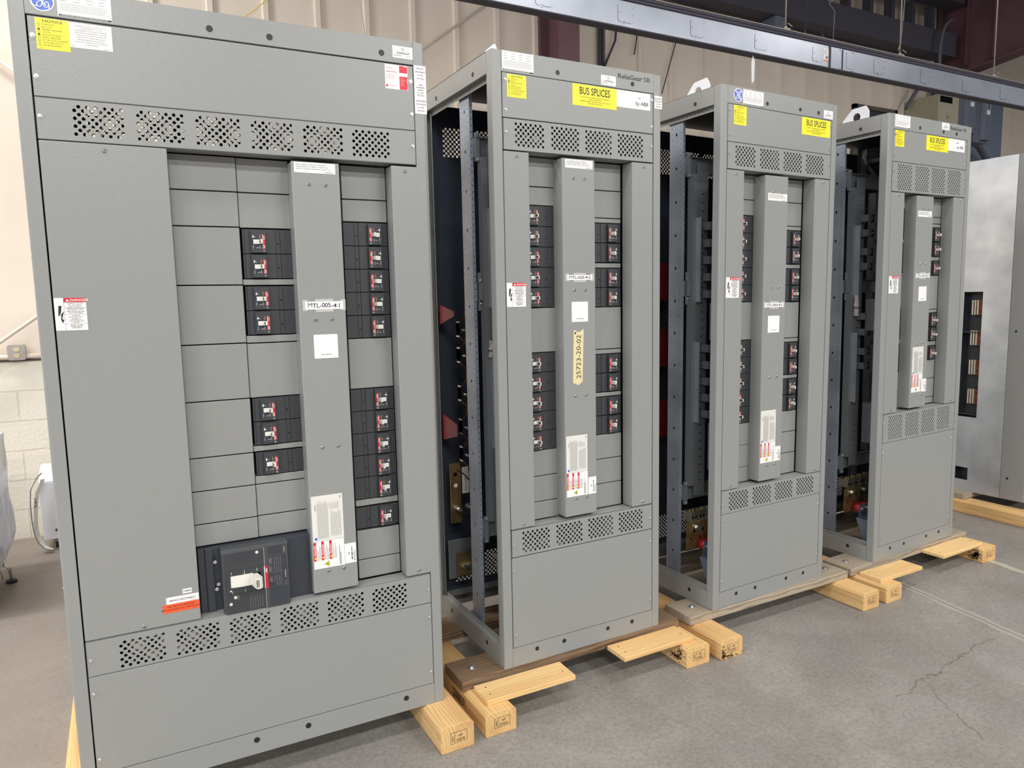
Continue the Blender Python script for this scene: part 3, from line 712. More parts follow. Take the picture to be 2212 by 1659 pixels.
def interior(c, W, kind, lrows):
    """things seen through the open left side, parts of the section itself"""
    for (z0, z1) in ((1965, 2036), (1413, 1482), (448, 520)):
        g = G(); g.box(44, W - 44, 244, 262, z0, z1); g.box(44, W - 44, 228, 262, z1 - 3, z1)
        if z0 != 1413: g.box(44, 62, 232, 246, z0 - 20, z1 + 18)
        else: g.box(44, 74, 226, 246, z0, z1); g.box(44, 60, 238, 246, z0 - 40, z1 + 40)
        o = g.build('cross_member', 'paint_in', c, bevel=0.001, seg=1)
        for zz in (z0 - 12, z1 + 10): screw(o, 53, zz, 'hex', 231 if z0 != 1413 else 237)
    g = G(); z0, z1 = 520, 1960
    prof = [(58, 250), (58, 214), (82, 214), (82, 217), (61, 217), (61, 250)]
    g.prism(prof, 'xy', z0, z1); g.build('support_channel', 'paint_in', c)
    sx0, sx1 = (84, 108) if kind == 'B' else (84, 122)
    g = G(); g.box(sx0, sx1 + 30, 216, 219, 470, 2010)
    for z in range(540, 1900, 38): g.box(sx1 - 8, sx1 + 4, 215.2, 216, z, z + 3.5, 1)
    g.build('slotted_mounting_plate', ['paint_in', 'void'], c)
    for (a, b_) in ((1385, 1765), (825, 1200)):
        G().prism([(sx0 - 6, 216), (sx0 - 6, 186), (sx0 - 3, 186), (sx0 - 3, 216)], 'xy', a, b_).build('edge_bracket', 'galv', c)
    if kind == 'B':
        for (a, b_) in ((1380, 1765), (827, 1208)):
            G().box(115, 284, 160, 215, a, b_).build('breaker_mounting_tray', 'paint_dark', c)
    else:
        for zz in lrows:
            g = G(); g.box(118, 150, 168, 172, zz - 56, zz - 20); g.box(118, 121, 168, 216, zz - 56, zz - 20); g.box(150, 205, 174, 177, zz - 60, zz - 18, 1)
            o = g.build('breaker_mounting_tab', ['paint_in', 'paint_dark'], c, bevel=0.0008, seg=1); screw(o, 163, zz - 38, 'pan', 174)
            if kind == 'D':
                g = G()
                for dz in (-14, -34, -54): g.box(205, 262, 120, 124, zz + dz, zz + dz + 3)
                g.box(262, 280, 118, 126, zz - 74, zz - 2, 1)
                g.build('plug_on_finger', ['tin', 'tape'], c)
        for (a, b_) in ((1208, 1380), (600, 823)):
            G().box(128, 290, 66, 176, a + 2, b_ - 2).build('spacer_box', 'paint_in', c, bevel=0.002, seg=1)
    # dark stack of phase bars behind the breakers
    g = G()
    for i, x_ in enumerate((300, 350, 400, 450)): g.box(x_, x_ + 30, 250, 290, 520, 1950)
    g.build('phase_bus_bars', 'blackb', c)
    # lower bus, lugs and fixing block
    if kind != 'B':
        y0 = 190
        g = G(); g.box(20, 330, y0, y0 + 6, 218, 352)
        for i in range(5): g.box(60 + i * 55, 70 + i * 55, y0 - 0.6, y0, 300, 318, 1); g.box(40 + i * 60, 49 + i * 60, y0 - 0.6, y0, 268, 277, 1)
        o = g.build('neutral_bus_plate', ['brass', 'void'], c)
        for x_ in (80, 190, 300): 
            q = G(); q.cyl((x_, y0, 325), (x_, y0 - 14, 325), 11, n=6, sm=False); q.cyl((x_, y0, 325), (x_, y0 - 4, 325), 15, n=16); q.build('hex_bolt', 'screw', o)
        for x_ in (70, 120, 180, 235, 290):
            g = G(); g.box(x_ - 20, x_ + 20, y0 + 4, y0 + 60, 352, 398); 
            for dx in (-10, 10):
                g.cyl((x_ + dx, y0 + 25, 398), (x_ + dx, y0 + 25, 406), 7, n=10, m=1); g.cyl((x_ + dx, y0 + 3.6, 372), (x_ + dx, y0 + 4.2, 372), 7, n=12, m=2)
            g.build('cable_lug', ['lug', 'brass', 'void'], c, bevel=0.001, seg=1)
        # grey angled bracket with red insulators
        g = G(); g.prism([(150, 80), (160, 210), (118, 210), (62, 80)][::-1] if False else [(52, 80), (52, 196), (150, 196), (100, 80)], 'yz', 60, 180)
        o = g.build('sheet_metal_bracket', 'panelblue', c, bevel=0.002, seg=1)
        G().box(85, 178, 146, 149, 194, 262).build('bracket_tab', 'panelblue', o, bevel=0.001, seg=1)
        for x_ in (108, 152):
            G().cyl((x_, 146, 236), (x_, 132, 236), 11, n=6, sm=False).build('bracket_bolt', 'screw', o)
            G().cyl((x_, 149, 240), (x_, 188, 240), 26, 22, n=24).build('insulator', 'redins', o)
        # red boards far behind
        for zz in (700, 1060, 1390): G().box(60, 300, 520, 526, zz, zz + 190).build('red_barrier_board', 'wine', c)
    else:
        G().box(200, 300, 120, 240, 96, 240).build('lower_enclosure', 'panelgrey', c, bevel=0.003)
        for k, (x_, zz) in enumerate(((90, 370), (92, 325), (130, 395))):
            q = G(); q.cyl((x_, 250, zz), (x_, 205, zz), 6, n=10); q.cyl((x_, 222, zz), (x_, 212, zz), 11, n=6, sm=False); q.build('bus_bolt', 'screw', c)
        g = G(); g.box(29, 80, 540, 545, 430, 700)
        for x_, zz, m_ in ((54, 650, 1), (54, 600, 2)): g.cyl((x_, 540, zz), (x_, 539.2, zz), 9, n=14, m=m_)
        o = g.build('splice_bar', ['brass', 'void', 'paper'], c)
        for x_ in (54, 110):
            q = G(); q.cyl((x_, 540, 500), (x_, 490, 500), 8, n=10); q.cyl((x_, 540, 500), (x_, 524, 500), 14, n=6, sm=False); q.build('hex_bolt', 'screw', c)
        o = G().box(84, 118, 536, 537, 560, 680).build('paper_tag', 'paper', c)
        q = G(); q.text('SPLICE MATERIAL', 104, 535.5, 572, 6, 'l', rot=90, bold=1); q.build('lettering', 'ink', o)
        G().tube([(60, 538, 672), (90, 530, 650), (130, 520, 600), (170, 524, 560)], 2.2, 6).build('cable_tie', 'ink', c)
        G().box(20, 200, 560, 566, 165, 345).build('ground_bus_support', 'paint_in', c, bevel=0.002)
        g = G(); g.box(51, 140, 540, 546, 180, 290); o = g.build('ground_bus_plate', 'brass', c)
        for x_ in (80, 108): G().cyl((x_, 540, 226), (x_, 520, 226), 12, n=6, sm=False).build('hex_bolt', 'screw', o)
        for (za, zb) in ((800, 920), (1310, 1400)):
            G().prism([(440, za + 40), (600, za), (600, zb), (440, zb - 30)], 'yz', 24, 28).build('side_gusset', 'wine', c)
        for zz in (750, 870, 1015, 1180, 1290):
            q = G()
            for dz in (0, 7): q.box(60, 62, 470, 500, zz + dz - 30, zz + dz + 30)
            q.tube([(62, 470, zz + 30), (80, 460, zz + 55), (80, 450, zz + 80)], 2, 6, 1); q.tube([(62, 470, zz - 30), (80, 460, zz - 50), (80, 450, zz - 80)], 2, 6, 1)
            q.cyl((75, 480, zz), (75, 440, zz), 5, n=8)
            q.build('bus_clip', ['tin', 'copper'], c)
        G().box(84, 90, 430, 436, 500, 1950).build('insulating_barrier', 'redins', c)

def bag(c, x, y, z0, z1):
    g = G(); n = 14; rows = 12
    P = []
    for j in range(rows):
        t = j / (rows - 1); z = z0 + (z1 - z0) * t; r = 17 * (1 - 0.35 * math.exp(-((t - 0.38) / 0.05) ** 2)) * (0.75 + 0.25 * math.sin(math.pi * min(1, t * 1.3 + .1)))
        P.append([(x + math.cos(2 * math.pi * i / n) * r * random.uniform(.9, 1.1), y + math.sin(2 * math.pi * i / n) * r * random.uniform(.8, 1.0), z + random.uniform(-2, 2)) for i in range(n)])
    for j in range(rows - 1):
        for i in range(n):
            k = (i + 1) % n; g.face([P[j][i], P[j][k], P[j + 1][k], P[j + 1][i]], 0, False)
    g.face(P[0][::-1]); g.face(P[-1])
    o = g.build('hardware_bag', 'poly', c); o['label'] = 'clear plastic bag of bolts tied to the channel'
    zt = z0 + (z1 - z0) * 0.38
    G().tube([(x - 24, y - 6, zt + 3), (x, y - 14, zt), (x + 24, y - 12, zt - 1), (x + 44, y - 10, zt - 4)], 1.6, 6).build('cable_tie', 'ink', o)

GRP_A = [130 + 152.5 * i for i in range(6)]
GRP_B = [93, 246, 397, 549]
def cover_box(c, name, u0, u1, z0, z1, lab=None):
    o = G().box(u0, u1, 0, 66, z0, z1).build(name, 'paint', c, bevel=0.003, seg=3)
    if lab: o['label'] = lab
    return o

def cabinet_bcd(loc, yaw, tilt, label, kind):
    W, D = 757.5, 650
    c = empty('switchboard_section', loc, yaw, tilt)
    tag(c, label, 'electrical cabinet', 'grey switchboard sections on pallets')
    frame_common(c, W, D); back_panel(c, W, D, GRP_B); mid_posts(c, W, D); top_bracket(c)
    G().box(W - 1.5, W - 0.5, 42, D - 42, 75, 2283).box(W - 3, W - 1.7, 42, D - 42, 75, 2283, 1).build('side_panel', ['paint', 'inner'], c)  # dark inner sheet stands for shade inside the section
    for u in (145, 271, 486, 611): G().cyl((u, 0.2, 50), (u, -0.9, 50), 8.6, n=20).build('hole_plug', 'plug', c)
    PH = {'B': (272, 615), 'C': (278, 494, 621), 'D': (267, 482, 607)}[kind]
    for u in PH: G().cyl((u, 0.2, 2237), (u, -0.9, 2237), 8.6, n=20).build('hole_plug', 'plug', c)
    x0, x1 = 41, W - 40
    up = sheet(c, 'upper_panel', x0, x1, 2058, 2211)
    if kind == 'D':
        vt = (1912, 2056.5); vb = (632, 783)
        vent(c, x0, x1, vt[0], vt[1], GRP_B, 1927, 12, False, 8, 1, 0, 10.5); vent(c, x0, x1, vb[0], vb[1], GRP_B, 650, 12, False, 8, 0, 1, 10.5)
        cz0, cz1 = 785, 1909; lp = sheet(c, 'lower_panel', x0, x1, 77, 630)
    else:
        vt = (1946, 2056.5); vb = (437, 545)
        vent(c, x0, x1, vt[0], vt[1], GRP_B, 1966, 8, False, 12, 1, 0, 10.5); vent(c, x0, x1, vb[0], vb[1], GRP_B, 454, 8, False, 12, 0, 1, 10.5)
        cz0, cz1 = 547, 1943; lp = sheet(c, 'lower_panel', x0, x1, 77, 435)
    lu1 = 155 if kind == 'D' else 145
    cL = cover_box(c, 'side_cover', 41, lu1, cz0, cz1)
    cR = cover_box(c, 'side_cover', 613, x1, cz0, cz1)
    cu0, cu1 = {'B': (286, 434), 'C': (280, 428), 'D': (268, 419)}[kind]
    cC = cover_box(c, 'centre_cover', cu0, cu1, cz0 + 9, cz1 - 7)
    # breaker columns
    if kind in 'BC':
        for z in (1765, 1688.4, 1611.8, 1535.2, 1458.6, 1208, 1131.4, 1054.8, 978.2, 901.6): breaker(c, 146, z, True)
        for z in (1709, 1631.5, 1532, 1455, 1186, 1108.5, 1011, 933): breaker(c, 456, z)
        for a, b in ((1835, 1942), (1766, 1834), (1209, 1381), (722, 824), (619, 721), (547, 618)): filler(c, 146, 295, a, b)
        for a, b in ((1837, 1942), (1730, 1836), (1710, 1729), (1533, 1553), (1207, 1377), (1187, 1206), (1012, 1030), (753, 855), (649, 752), (547, 648)): filler(c, 456, 606, a, b)
        rows = [1765, 1688, 1612, 1535, 1458, 1208, 1131, 1055, 978, 901]
    else:
        for z in (1840, 1763.5, 1666, 1589, 1324, 1240, 1136, 1059): breaker(c, 146, z, True)
        for z in (1752, 1674.5, 1573, 1291, 1213, 1109): breaker(c, 462, z)
        for a, b in ((1841, 1908), (1667, 1686), (1497, 1511), (1325, 1496), (1137, 1162), (963, 981), (882, 962), (786, 881)): filler(c, 146, 290, a, b)
        for a, b in ((1808, 1908), (1773, 1807), (1753, 1772), (1574, 1597), (1311, 1495), (1292, 1310), (1110, 1135), (928, 1031), (823, 927), (786, 822)): filler(c, 462, 611, a, b)
        rows = [1840, 1763, 1666, 1589, 1324, 1240, 1136, 1059]
    interior(c, W, kind, rows)
    if kind == 'B': bag(c, 82, 205, 1190, 1255)
    if kind == 'D': bag(c, 84, 200, 1290, 1400)
    # screws
    if kind == 'D':
        for u in (51, 706):
            for z in (2187, 2086, 2011, 1960, 734, 684, 580, 122): screw(c, u, z)
        for u in (100, 673): screw(c, u, 1894, 'pan'); screw(c, u, 802, 'pan')
        cs = (1838, 1557, 1140, 862)
    else:
        for u in (52, 709):
            for z in (2187, 2084, 2008, 484, 383, 126): screw(c, u, z)
        for u in (94, 668): screw(c, u, 1927, 'pan'); screw(c, u, 563, 'pan')
        cs = (1865, 1446, 1037, 627)
    k0 = cu0 + 50
    for z in cs: screw(c, k0, z, 'pan'); screw(c, k0 + 50, z, 'pan')
    # labels
    e = cu0 - 286
    if kind == 'B':
        nameplate(c, 42, 170, 2217, 2284); notice(c, 60, 138, 2129, 2207, (1, 2)); bus_splices(c, 336, 538, 2131, 2208)
        o = sticker(c, 'logo_plate', 539, 702, 2145, 2208, 'paperw', lab='crinkled white maker plate'); g = G(); g.text('by ABB', 692, -0.7, 2160, 14, 'r', bold=1, fit=62); g.face([(640, -.7, 2186), (655, -.7, 2186), (655, -.7, 2188), (640, -.7, 2188)]); g.build('lettering', 'ink', o)
        g = G(); g.text('ReliaGear', 544, -0.3, 2252, 17, 'l', bold=1, fit=118); g.text('SB', 668, -0.3, 2252, 17, 'l', fit=34); g.build('maker_lettering', 'ink', c)
        ul_tag(c, 466, 535, 2218, 2254, '2 of 4')
        o = sticker(c, 'section_sticker', 725, 762, 2157, 2206); g = G()
        for i, t in enumerate(('GROUNDING', 'ELECTRODE', 'IN THIS', 'SECTION')): g.text(t, 743.5, -0.7, 2192 - i * 10, 5.2, 'c', bold=1, sx=0.8)
        g.build('lettering', 'ink', o)
        cover_label(c, 300, 424, 1901, 1932); danger(c, 42, 122, 1388, 1475)
        paper_tag(c, 'MTL-005-4:2', 304, 419, 1484, 1503); code_sticker(c, 323, 398, 1324, 1401, 'MAP: 3UE2WH')
        P = [(326, 1092), (329, 1085), (338, 1084), (348, 1078), (356, 1080), (364, 1088), (370, 1090), (377, 1290), (379, 1299), (374, 1292), (366, 1291), (362, 1285), (346, 1285), (340, 1292), (331, 1292)]
        t = G().prism(P, 'xz', -0.5, 0).build('masking_tape', 'tape', c); t['label'] = 'strip of masking tape with handwritten number'
        g = G(); g.text('25723-20-02', 362, -0.7, 1102, 20, 'l', fit=172, rot=90, jit=0.06); g.cyl((338, -0.6, 1281), (338, -0.9, 1281), 4, n=16); g.build('handwriting', 'ink', t)
        data_label(c, 291, 390, 733, 880); danger_strip(c, 292, 391, 636, 732); ul_tag(c, 394, 432, 635, 704, rot=1)
    if kind == 'C':
        disc_logo(c, 98, 2251, 27); nameplate(c, 128, 253, 2216, 2279); notice(c, 75, 150, 2130, 2209, (1, 2)); bus_splices(c, 508, 707, 2132, 2208)
        ul_tag(c, 658, 722, 2218, 2254, '3 of 4')
        cover_label(c, 297, 421, 1828, 1860); danger(c, 45, 125, 1401, 1489)
        paper_tag(c, 'MTL-005-4:3', 293, 414, 1356, 1375); code_sticker(c, 315, 391, 1241, 1317, 'MAP: G7T7X')
        data_label(c, 284, 384, 733, 884); danger_strip(c, 285, 384, 640, 732); ul_tag(c, 385, 420, 641, 709, rot=1)
    if kind == 'D':
        nameplate(c, 50, 178, 2220, 2283); notice(c, 56, 132, 2131, 2209, (1,)); bus_splices(c, 328, 530, 2134, 2209)
        o = sticker(c, 'logo_plate', 531, 692, 2147, 2210, 'paper', lab='plain white maker plate'); g = G(); g.text('by ABB', 678, -0.7, 2163, 14, 'r', bold=1, fit=62); g.face([(608, -.7, 2190), (630, -.7, 2190), (630, -.7, 2193), (608, -.7, 2193)]); g.build('lettering', 'ink', o)
        g = G(); g.text('ReliaGear', 546, -0.3, 2255, 17, 'l', bold=1, fit=116); g.text('SB', 668, -0.3, 2255, 17, 'l', fit=34); g.build('maker_lettering', 'ink', c)
        ul_tag(c, 464, 535, 2248, 2284, '4 of 4')
        cover_label(c, 280, 404, 1796, 1826); danger(c, 46, 128, 1406, 1493)
        paper_tag(c, 'MTL-005-4:4', 285, 405, 1484, 1503); code_sticker(c, 313, 386, 1361, 1437, 'MAP: G37TW')
        data_label(c, 281, 381, 972, 1119); danger_strip(c, 281, 381, 877, 971); ul_tag(c, 382, 420, 874, 944, rot=1)
    return c

def cabinet_a(loc, yaw):
    W, D = 1138, 650
    c = empty('switchboard_section', loc, yaw)
    tag(c, 'widest grey switchboard section nearest the camera with the big main breaker', 'electrical cabinet', 'grey switchboard sections on pallets')
    frame_common(c, W, D); back_panel(c, W, D, GRP_A)
    G().box(0.5, 2, 42, D - 42, 75, 2213).build('side_panel', 'paint', c)
    G().box(W - 1.5, W - 0.5, 42, D - 42, 75, 2283).box(W - 3, W - 1.7, 42, D - 42, 75, 2283, 1).build('side_panel', ['paint', 'inner'], c)  # second sheet carries the painted interior shade
    for u in (488, 652, 994): G().cyl((u, 0.2, 48), (u, -0.9, 48), 9.2, n=24).build('hole_plug', 'plug', c)
    for u in (485, 651, 995): G().cyl((u, 0.2, 2238), (u, -0.9, 2238), 9.2, n=24).build('hole_plug', 'plug', c)
    x0, x1 = 41, 1099
    sheet(c, 'upper_panel', x0, x1, 2006, 2209)
    vent(c, x0, x1, 1896, 2004.5, GRP_A, 1915, 8, True, 16, 1, 0); vent(c, x0, x1, 380, 487, GRP_A, 393, 8, True, 16, 0, 1)
    sheet(c, 'lower_panel', x0, x1, 77, 378)
    d = cover_box(c, 'breaker_door', 41, 350, 489, 1894, 'tall plain left door'); cR = cover_box(c, 'side_cover', 1013, 1103, 491, 1889)
    cC = cover_box(c, 'centre_cover', 694, 842, 496, 1883)
    for a, b in ((1790, 1893), (1684, 1789), (1508, 1683), (1328, 1507), (1153, 1327), (978, 1152), (873, 977), (768, 872), (698, 767)): filler(c, 352, 540, a, b, y=60)
    for a, b in ((1790, 1893), (1682, 1789), (1506, 1526), (1326, 1350), (1152, 1325), (978, 997), (872, 899), (768, 871), (697, 767)): filler(c, 541, 696, a, b)
    for a, b in ((1784, 1892), (1711, 1783), (1156, 1326), (748, 771), (559, 663), (491, 558)): filler(c, 862, 1012, a, b)
    for z in (1680, 1603.5, 1504, 1427.5, 1151, 1074.5, 976): breaker(c, 547, z, True)
    for z in (1709.5, 1633, 1556.4, 1480, 1403.4, 1155, 1078.5, 1002, 925.3, 848.6, 745): breaker(c, 862, z)
    # side bolts on the left
    for z in (1592, 1503, 1000, 640): G().cyl((0, 60, z), (-6, 60, z), 5.5, n=10).build('side_bolt', 'screw', c)
    # main breaker
    g = G(); g.box(355, 697, 48, 130, 484, 694, 0); g.box(355, 374, 44, 50, 484, 694, 2); g.box(376, 398, 40, 50, 484, 694, 0); g.box(620, 696, 30, 50, 486, 692, 2)
    g.prism([(418, 40), (418, 4), (426, -4), (612, -4), (619, 2), (619, 40)], 'xy', 485, 681, 1)
    g.prism([(12, 0)] and [(40, 681), (-4, 681), (6, 693), (40, 694)], 'yz', 418, 619, 1)
    b = g.build('main_circuit_breaker', ['blackb', 'black', 'blackb'], c, bevel=0.001, seg=1); b['label'] = 'large black moulded case breaker with a pale lever'
    f = G(); y = -4.6
    def q(a0, a1, z0, z1, m, yy=y): f.face([(a0, yy, z0), (a1, yy, z0), (a1, yy, z1), (a0, yy, z1)], m)
    q(541, 616, 484, 684, 0); q(543, 545, 484, 684, 6, y - .2)
    q(556, 600, 655, 684, 1, y - .3); q(556, 613, 487, 549, 1, y - .3); q(602, 611, 565, 652, 1, y - .3)
    q(554, 601, 552, 652, 1, y - .2)
    q(541.5, 544, 550, 622, 3, y - .6); q(544, 553, 550, 622, 2, y - .5); f.text('ABB', 551.3, y - .8, 600, 5.5, 'l', m=3, bold=1, rot=90)
    for (a0, a1, z0, z1, mm) in ((557, 566, 628, 648, 4), (570, 596, 624, 650, 5), (557, 566, 600, 620, 4), (570, 596, 596, 620, 5), (570, 596, 570, 592, 5), (558, 566, 568, 584, 4), (576, 596, 554, 566, 5)):
        lines(f, z0, z1, a0, a1, 4, y - .5, 1.0, mm, 0.25, 'l', vert=True)
    for zz in (596, 622, 568): q(554, 600, zz, zz + 0.5, 6, y - .5)
    lines(f, 492, 540, 492, 536, 6, y - .5, 0.9, 6, 0.4, 'l', vert=True)
    f.text('Tmax XT', 609, y - .8, 580, 3.0, 'l', m=3, rot=90) if False else None
    lines(f, 575, 600, 605, 608, 1, y - .8, 1.4, 3, 0.05, 'l', vert=True); lines(f, 660, 676, 604, 608, 1, y - .8, 1.2, 3, 0.05, 'l', vert=True)
    q(455, 492, 648, 676, 7, y); q(500, 512, 648, 676, 7, y)
    f.cyl((523, y, 672), (523, y - 1.5, 672), 4.6, n=20, m=8); f.cyl((438, y, 518), (438, y - 1.5, 518), 4.6, n=20, m=8)
    f.text('CE', 463, y - .3, 536, 7, 'c', m=6, bold=1, rot=90); q(448, 457, 533, 542, 8, y - .2)
    f.build('faceplate', ['blackp', 'blackb', 'red', 'inkw', 'inkg', 'inkg', 'inkg', 'blackb', 'white'], b)
    h = G(); h.box(429, 541, -7, -4, 551, 571, 0); h.box(429, 541, -7, -4, 608, 622, 0); h.box(429, 440, -7, -4, 571, 608, 0); h.box(530, 541, -7, -4, 571, 608, 0); h.box(438, 532, -4.8, -4, 569, 610, 1)
    for u in (444, 482, 520): h.box(u, u + 1, -7.5, -7, 612, 622, 3); h.box(u, u + 1, -7.5, -7, 551, 560, 3)
    h.box(482, 484, -7.6, -7, 606, 613, 4); h.cyl((440, -7, 561), (440, -7.8, 561), 2.6, n=12, m=3)
    h.build('lever_surround', ['black', 'void', 'void', 'inkw', 'inkgold'], b, bevel=0.0006, seg=1)
    v = G(); n = 10; P = []
    for i in range(n + 1):
        t = math.radians(200 - 125 * 0 - i * 14) ; P.append((441 + i * 6.6, -5 - 7 * math.sin(math.pi * min(i / n * 0.75 + 0.05, 1))))
    poly = P + [(P[-1][0], -4), (P[0][0], -4)]
    v.prism(poly, 'xy', 571, 608, 0)
    v.prism([(500, -8), (508, -52), (513, -60), (523, -60), (530, -52), (521, -8)], 'xy', 572, 606, 0)
    for i in range(4): v.box(510 + i * 2.6, 511.4 + i * 2.6, -60.6, -60, 577, 601, 1)
    v.build('lever', ['white', 'ink'], b, bevel=0.0015, seg=2)
    for (u, z, yy) in ((409, 648, 38), (415, 575, 38), (409, 560, 38)): 
        s_ = screw(b, u - 6, z, 'hex', yy)
    # screws
    for u in (50, 1090):
        for z in (2160, 2057, 1955, 429, 326, 122): screw(c, u, z)
    screw(c, 193, 1876, 'pan'); screw(c, 194, 501, 'pan'); screw(c, 1058, 1873, 'pan'); screw(c, 1058, 508, 'pan')
    for z in (1815, 1395, 982, 567): screw(c, 745, z, 'pan'); screw(c, 796, z, 'pan')
    # labels
    disc_logo(c, 78.5, 2250, 27.5); nameplate(c, 112, 238, 2217, 2280); notice(c, 58, 134, 2127, 2206, (2, 4))
    o = sticker(c, 'continuous_load_sticker', 134.5, 234.5, 2141, 2205, 'paper', lab='white load limit sticker'); g = G()
    for i, t in enumerate(('MAXIMUM CONTINUOUS LOADS NOT TO', 'EXCEED 80 PERCENT OF THE', 'OVERCURRENT DEVICE (CIRCUIT BREAKER', 'AND FUSES) RATINGS EMPLOYED IN OTHER', 'THAN MOTORS CIRCUITS, EXCEPT FOR', 'THOSE CIRCUITS EMPLOYING CIRCUIT', 'BREAKER MARKED AS SUITABLE FOR', 'CONTINUOUS OPERATION AT 100 PERCENT', 'OF THEIR RATINGS.')):
        g.text(t, 184.5, -0.7, 2196 - i * 5.8, 3.0, 'c', sx=0.9)
    lines(g, 138, 152, 2143, 2146, 1, -.7, 1.0); lines(g, 212, 232, 2142, 2145, 1, -.7, 1.0); g.build('lettering', 'ink', o)
    ul_tag(c, 1032, 1100, 2229, 2266, '1 of 4')
    o = sticker(c, 'service_contact_sticker', 1004, 1080, 2130, 2206, 'paper', lab='torn red and white contact sticker'); g = G()
    g.face([(1052, -.7, 2131), (1078, -.7, 2131), (1079.5, -.7, 2145), (1077.5, -.7, 2160), (1080, -.7, 2172), (1052, -.7, 2172)], 1); g.face([(1052, -.7, 2183), (1079, -.7, 2183), (1079, -.7, 2204), (1070, -.7, 2202), (1065, -.7, 2205), (1052, -.7, 2204)], 1)
    g.text('1-888-GE-RESOLVE', 1006, -.9, 2182, 3.6, 'l', m=0, bold=1, sx=0.92)
    lines(g, 1007, 1040, 2193, 2197, 1, -.7, 1.4, 0); lines(g, 1007, 1040, 2160, 2176, 3, -.7, 1.2, 0, 0.4); lines(g, 1056, 1072, 2142, 2168, 5, -.9, 1.0, 2, 0.5); lines(g, 1017, 1045, 2138, 2142, 1, -.7, 1.4, 0)
    g.cyl((1010, -.6, 2140), (1010, -.8, 2140), 4, n=20, m=0, sm=False); g.build('lettering', ['inkr', 'red', 'inkw'], o)
    T = (('NEUTRAL', 'DISCONNECT', 'IN THIS', 'SECTION'), ('MAIN', 'BONDING', 'JUMPER', 'IN THIS', 'SECTION'), ('GROUNDING', 'ELECTRODE', 'IN THIS', 'SECTION'))
    for i, tt in enumerate(T):
        za = 2163 - i * 51
        o = sticker(c, 'section_sticker', 1102, 1143, za, za + 50.4); g = G(); st = 42 / len(tt)
        for j, t in enumerate(tt): g.text(t, 1123.5, -.7, za + 38.5 - j * st, 5.0, 'c', bold=1, sx=0.82)
        g.build('lettering', 'ink', o)
    cover_label(c, 702, 829, 1849, 1880); danger(c, 42, 118, 1386, 1475)
    paper_tag(c, 'MTL-005-4:1', 714, 834, 1427, 1452); code_sticker(c, 735, 811, 1271, 1347, 'MAP: 3OL9YK')
    data_label(c, 699, 801, 671, 823); danger_strip(c, 699, 800, 578, 670); ul_tag(c, 801, 839, 580, 648, rot=1)
    o = sticker(c, 'main_sticker', 304, 330, 580, 594); g = G(); g.text('MAIN', 317, -.7, 584, 6.4, 'c', bold=1); g.build('lettering', 'ink', o)
    o = sticker(c, 'service_disconnect_sticker', 258, 348, 554, 575); g = G(); g.text('SERVICE DISCONNECT', 303, -.7, 561, 5.8, 'c', bold=1, sx=0.86); lines(g, 325, 345, 555, 558, 1, -.7, .9); g.build('lettering', 'ink', o)
    o = sticker(c, 'ground_fault_sticker', 247, 348, 527, 553.5, 'orange', lab='orange sticker'); g = G(); g.text('THIS CIRCUIT IS PROVIDED', 297.5, -.7, 543, 5.2, 'c', bold=1, sx=0.86); g.text('WITH GROUND FAULT PROTECTION', 297.5, -.7, 534, 5.2, 'c', bold=1, sx=0.86); lines(g, 325, 345, 528, 531, 1, -.7, .9); g.build('lettering', 'ink', o)
    return c

cabinet_a((-1.4009, 0.0023, 0.0960), -0.0245)
cabinet_bcd((0, 0, 0.1270), 0, 0, 'grey switchboard section with masking tape strip, second from the left', 'B')
cabinet_bcd((1.0525, -0.0205, 0.1290), 0.0327, 0.0043, 'grey switchboard section with round blue emblem and yellow sticker, third from the left', 'C')
cabinet_bcd((2.1923, -0.0108, 0.1270), 0.0427, -0.0067, 'grey switchboard section with taller vents, farthest of the four facing sections', 'D')

# ------------------------------------------------------------------ timber
def block(x0, y0, x1, y1, h, label, stamp=True, serial=None, yaw=0):
    W_, L_ = x1 - x0, y1 - y0
    g = G(1.0); r = 0.010
    g.prism([(0.0, 0.004), (0.004, 0), (W_ - 0.004, 0), (W_, 0.004), (W_, h - 0.012), (W_ - 0.012, h), (0.014, h), (0, h - 0.014)], 'xz', 0, L_)
    o = g.build('timber_block', 'pineY', loc=(x0, y0, 0), rotz=yaw, bevel=0.002)
    tag(o, label, 'timber block', 'sawn timber blocks under the sections')
    if stamp:
        q = G(1.0); a, b, c_, d = W_ * 0.28, W_ * 0.78, h * 0.30, h * 0.72; e = 0.0012; y = -0.0006
        for (p0, p1, z0, z1) in ((a, b, c_, c_ + e), (a, b, d - e, d), (a, a + e, c_, d), (b - e, b, c_, d), (a + 0.016, a + 0.017, c_, d)):
            q.face([(p0, y, z0), (p1, y, z0), (p1, y, z1), (p0, y, z1)])
        q.text('HT', a + 0.038, y, c_ + 0.020, 0.009, 'c', bold=1); q.text('IPPC', a + 0.013, y, c_ + 0.007, 0.008, 'l', rot=90)
        lines(q, a + 0.022, b - 0.006, c_ + 0.004, c_ + 0.015, 2, y, 0.0025)
        q.build('end_stamp', 'ink', o)
    if serial:
        q = G(1.0); q.text(serial, 0, 0, 0, 0.034, 'l', bold=1, sx=0.62)
        s_ = q.build('side_numbers', 'ink', o, loc=(-0.0008, 0.125 + 0.16, h * 0.30)); s_.rotation_euler = (0, 0, -math.pi / 2)
    return o
BL = []
BL.append(block(-1.462, -0.185, -1.335, 0.80, 0.096, 'timber block under the left end of the widest section'))
BL.append(block(-0.347, -0.187, -0.222, 0.80, 0.096, 'timber block sticking out under the right corner of the widest section'))
BL.append(block(-0.173, -0.178, -0.049, 0.80, 0.089, 'timber block with black numbers on its side', serial='23008291'))
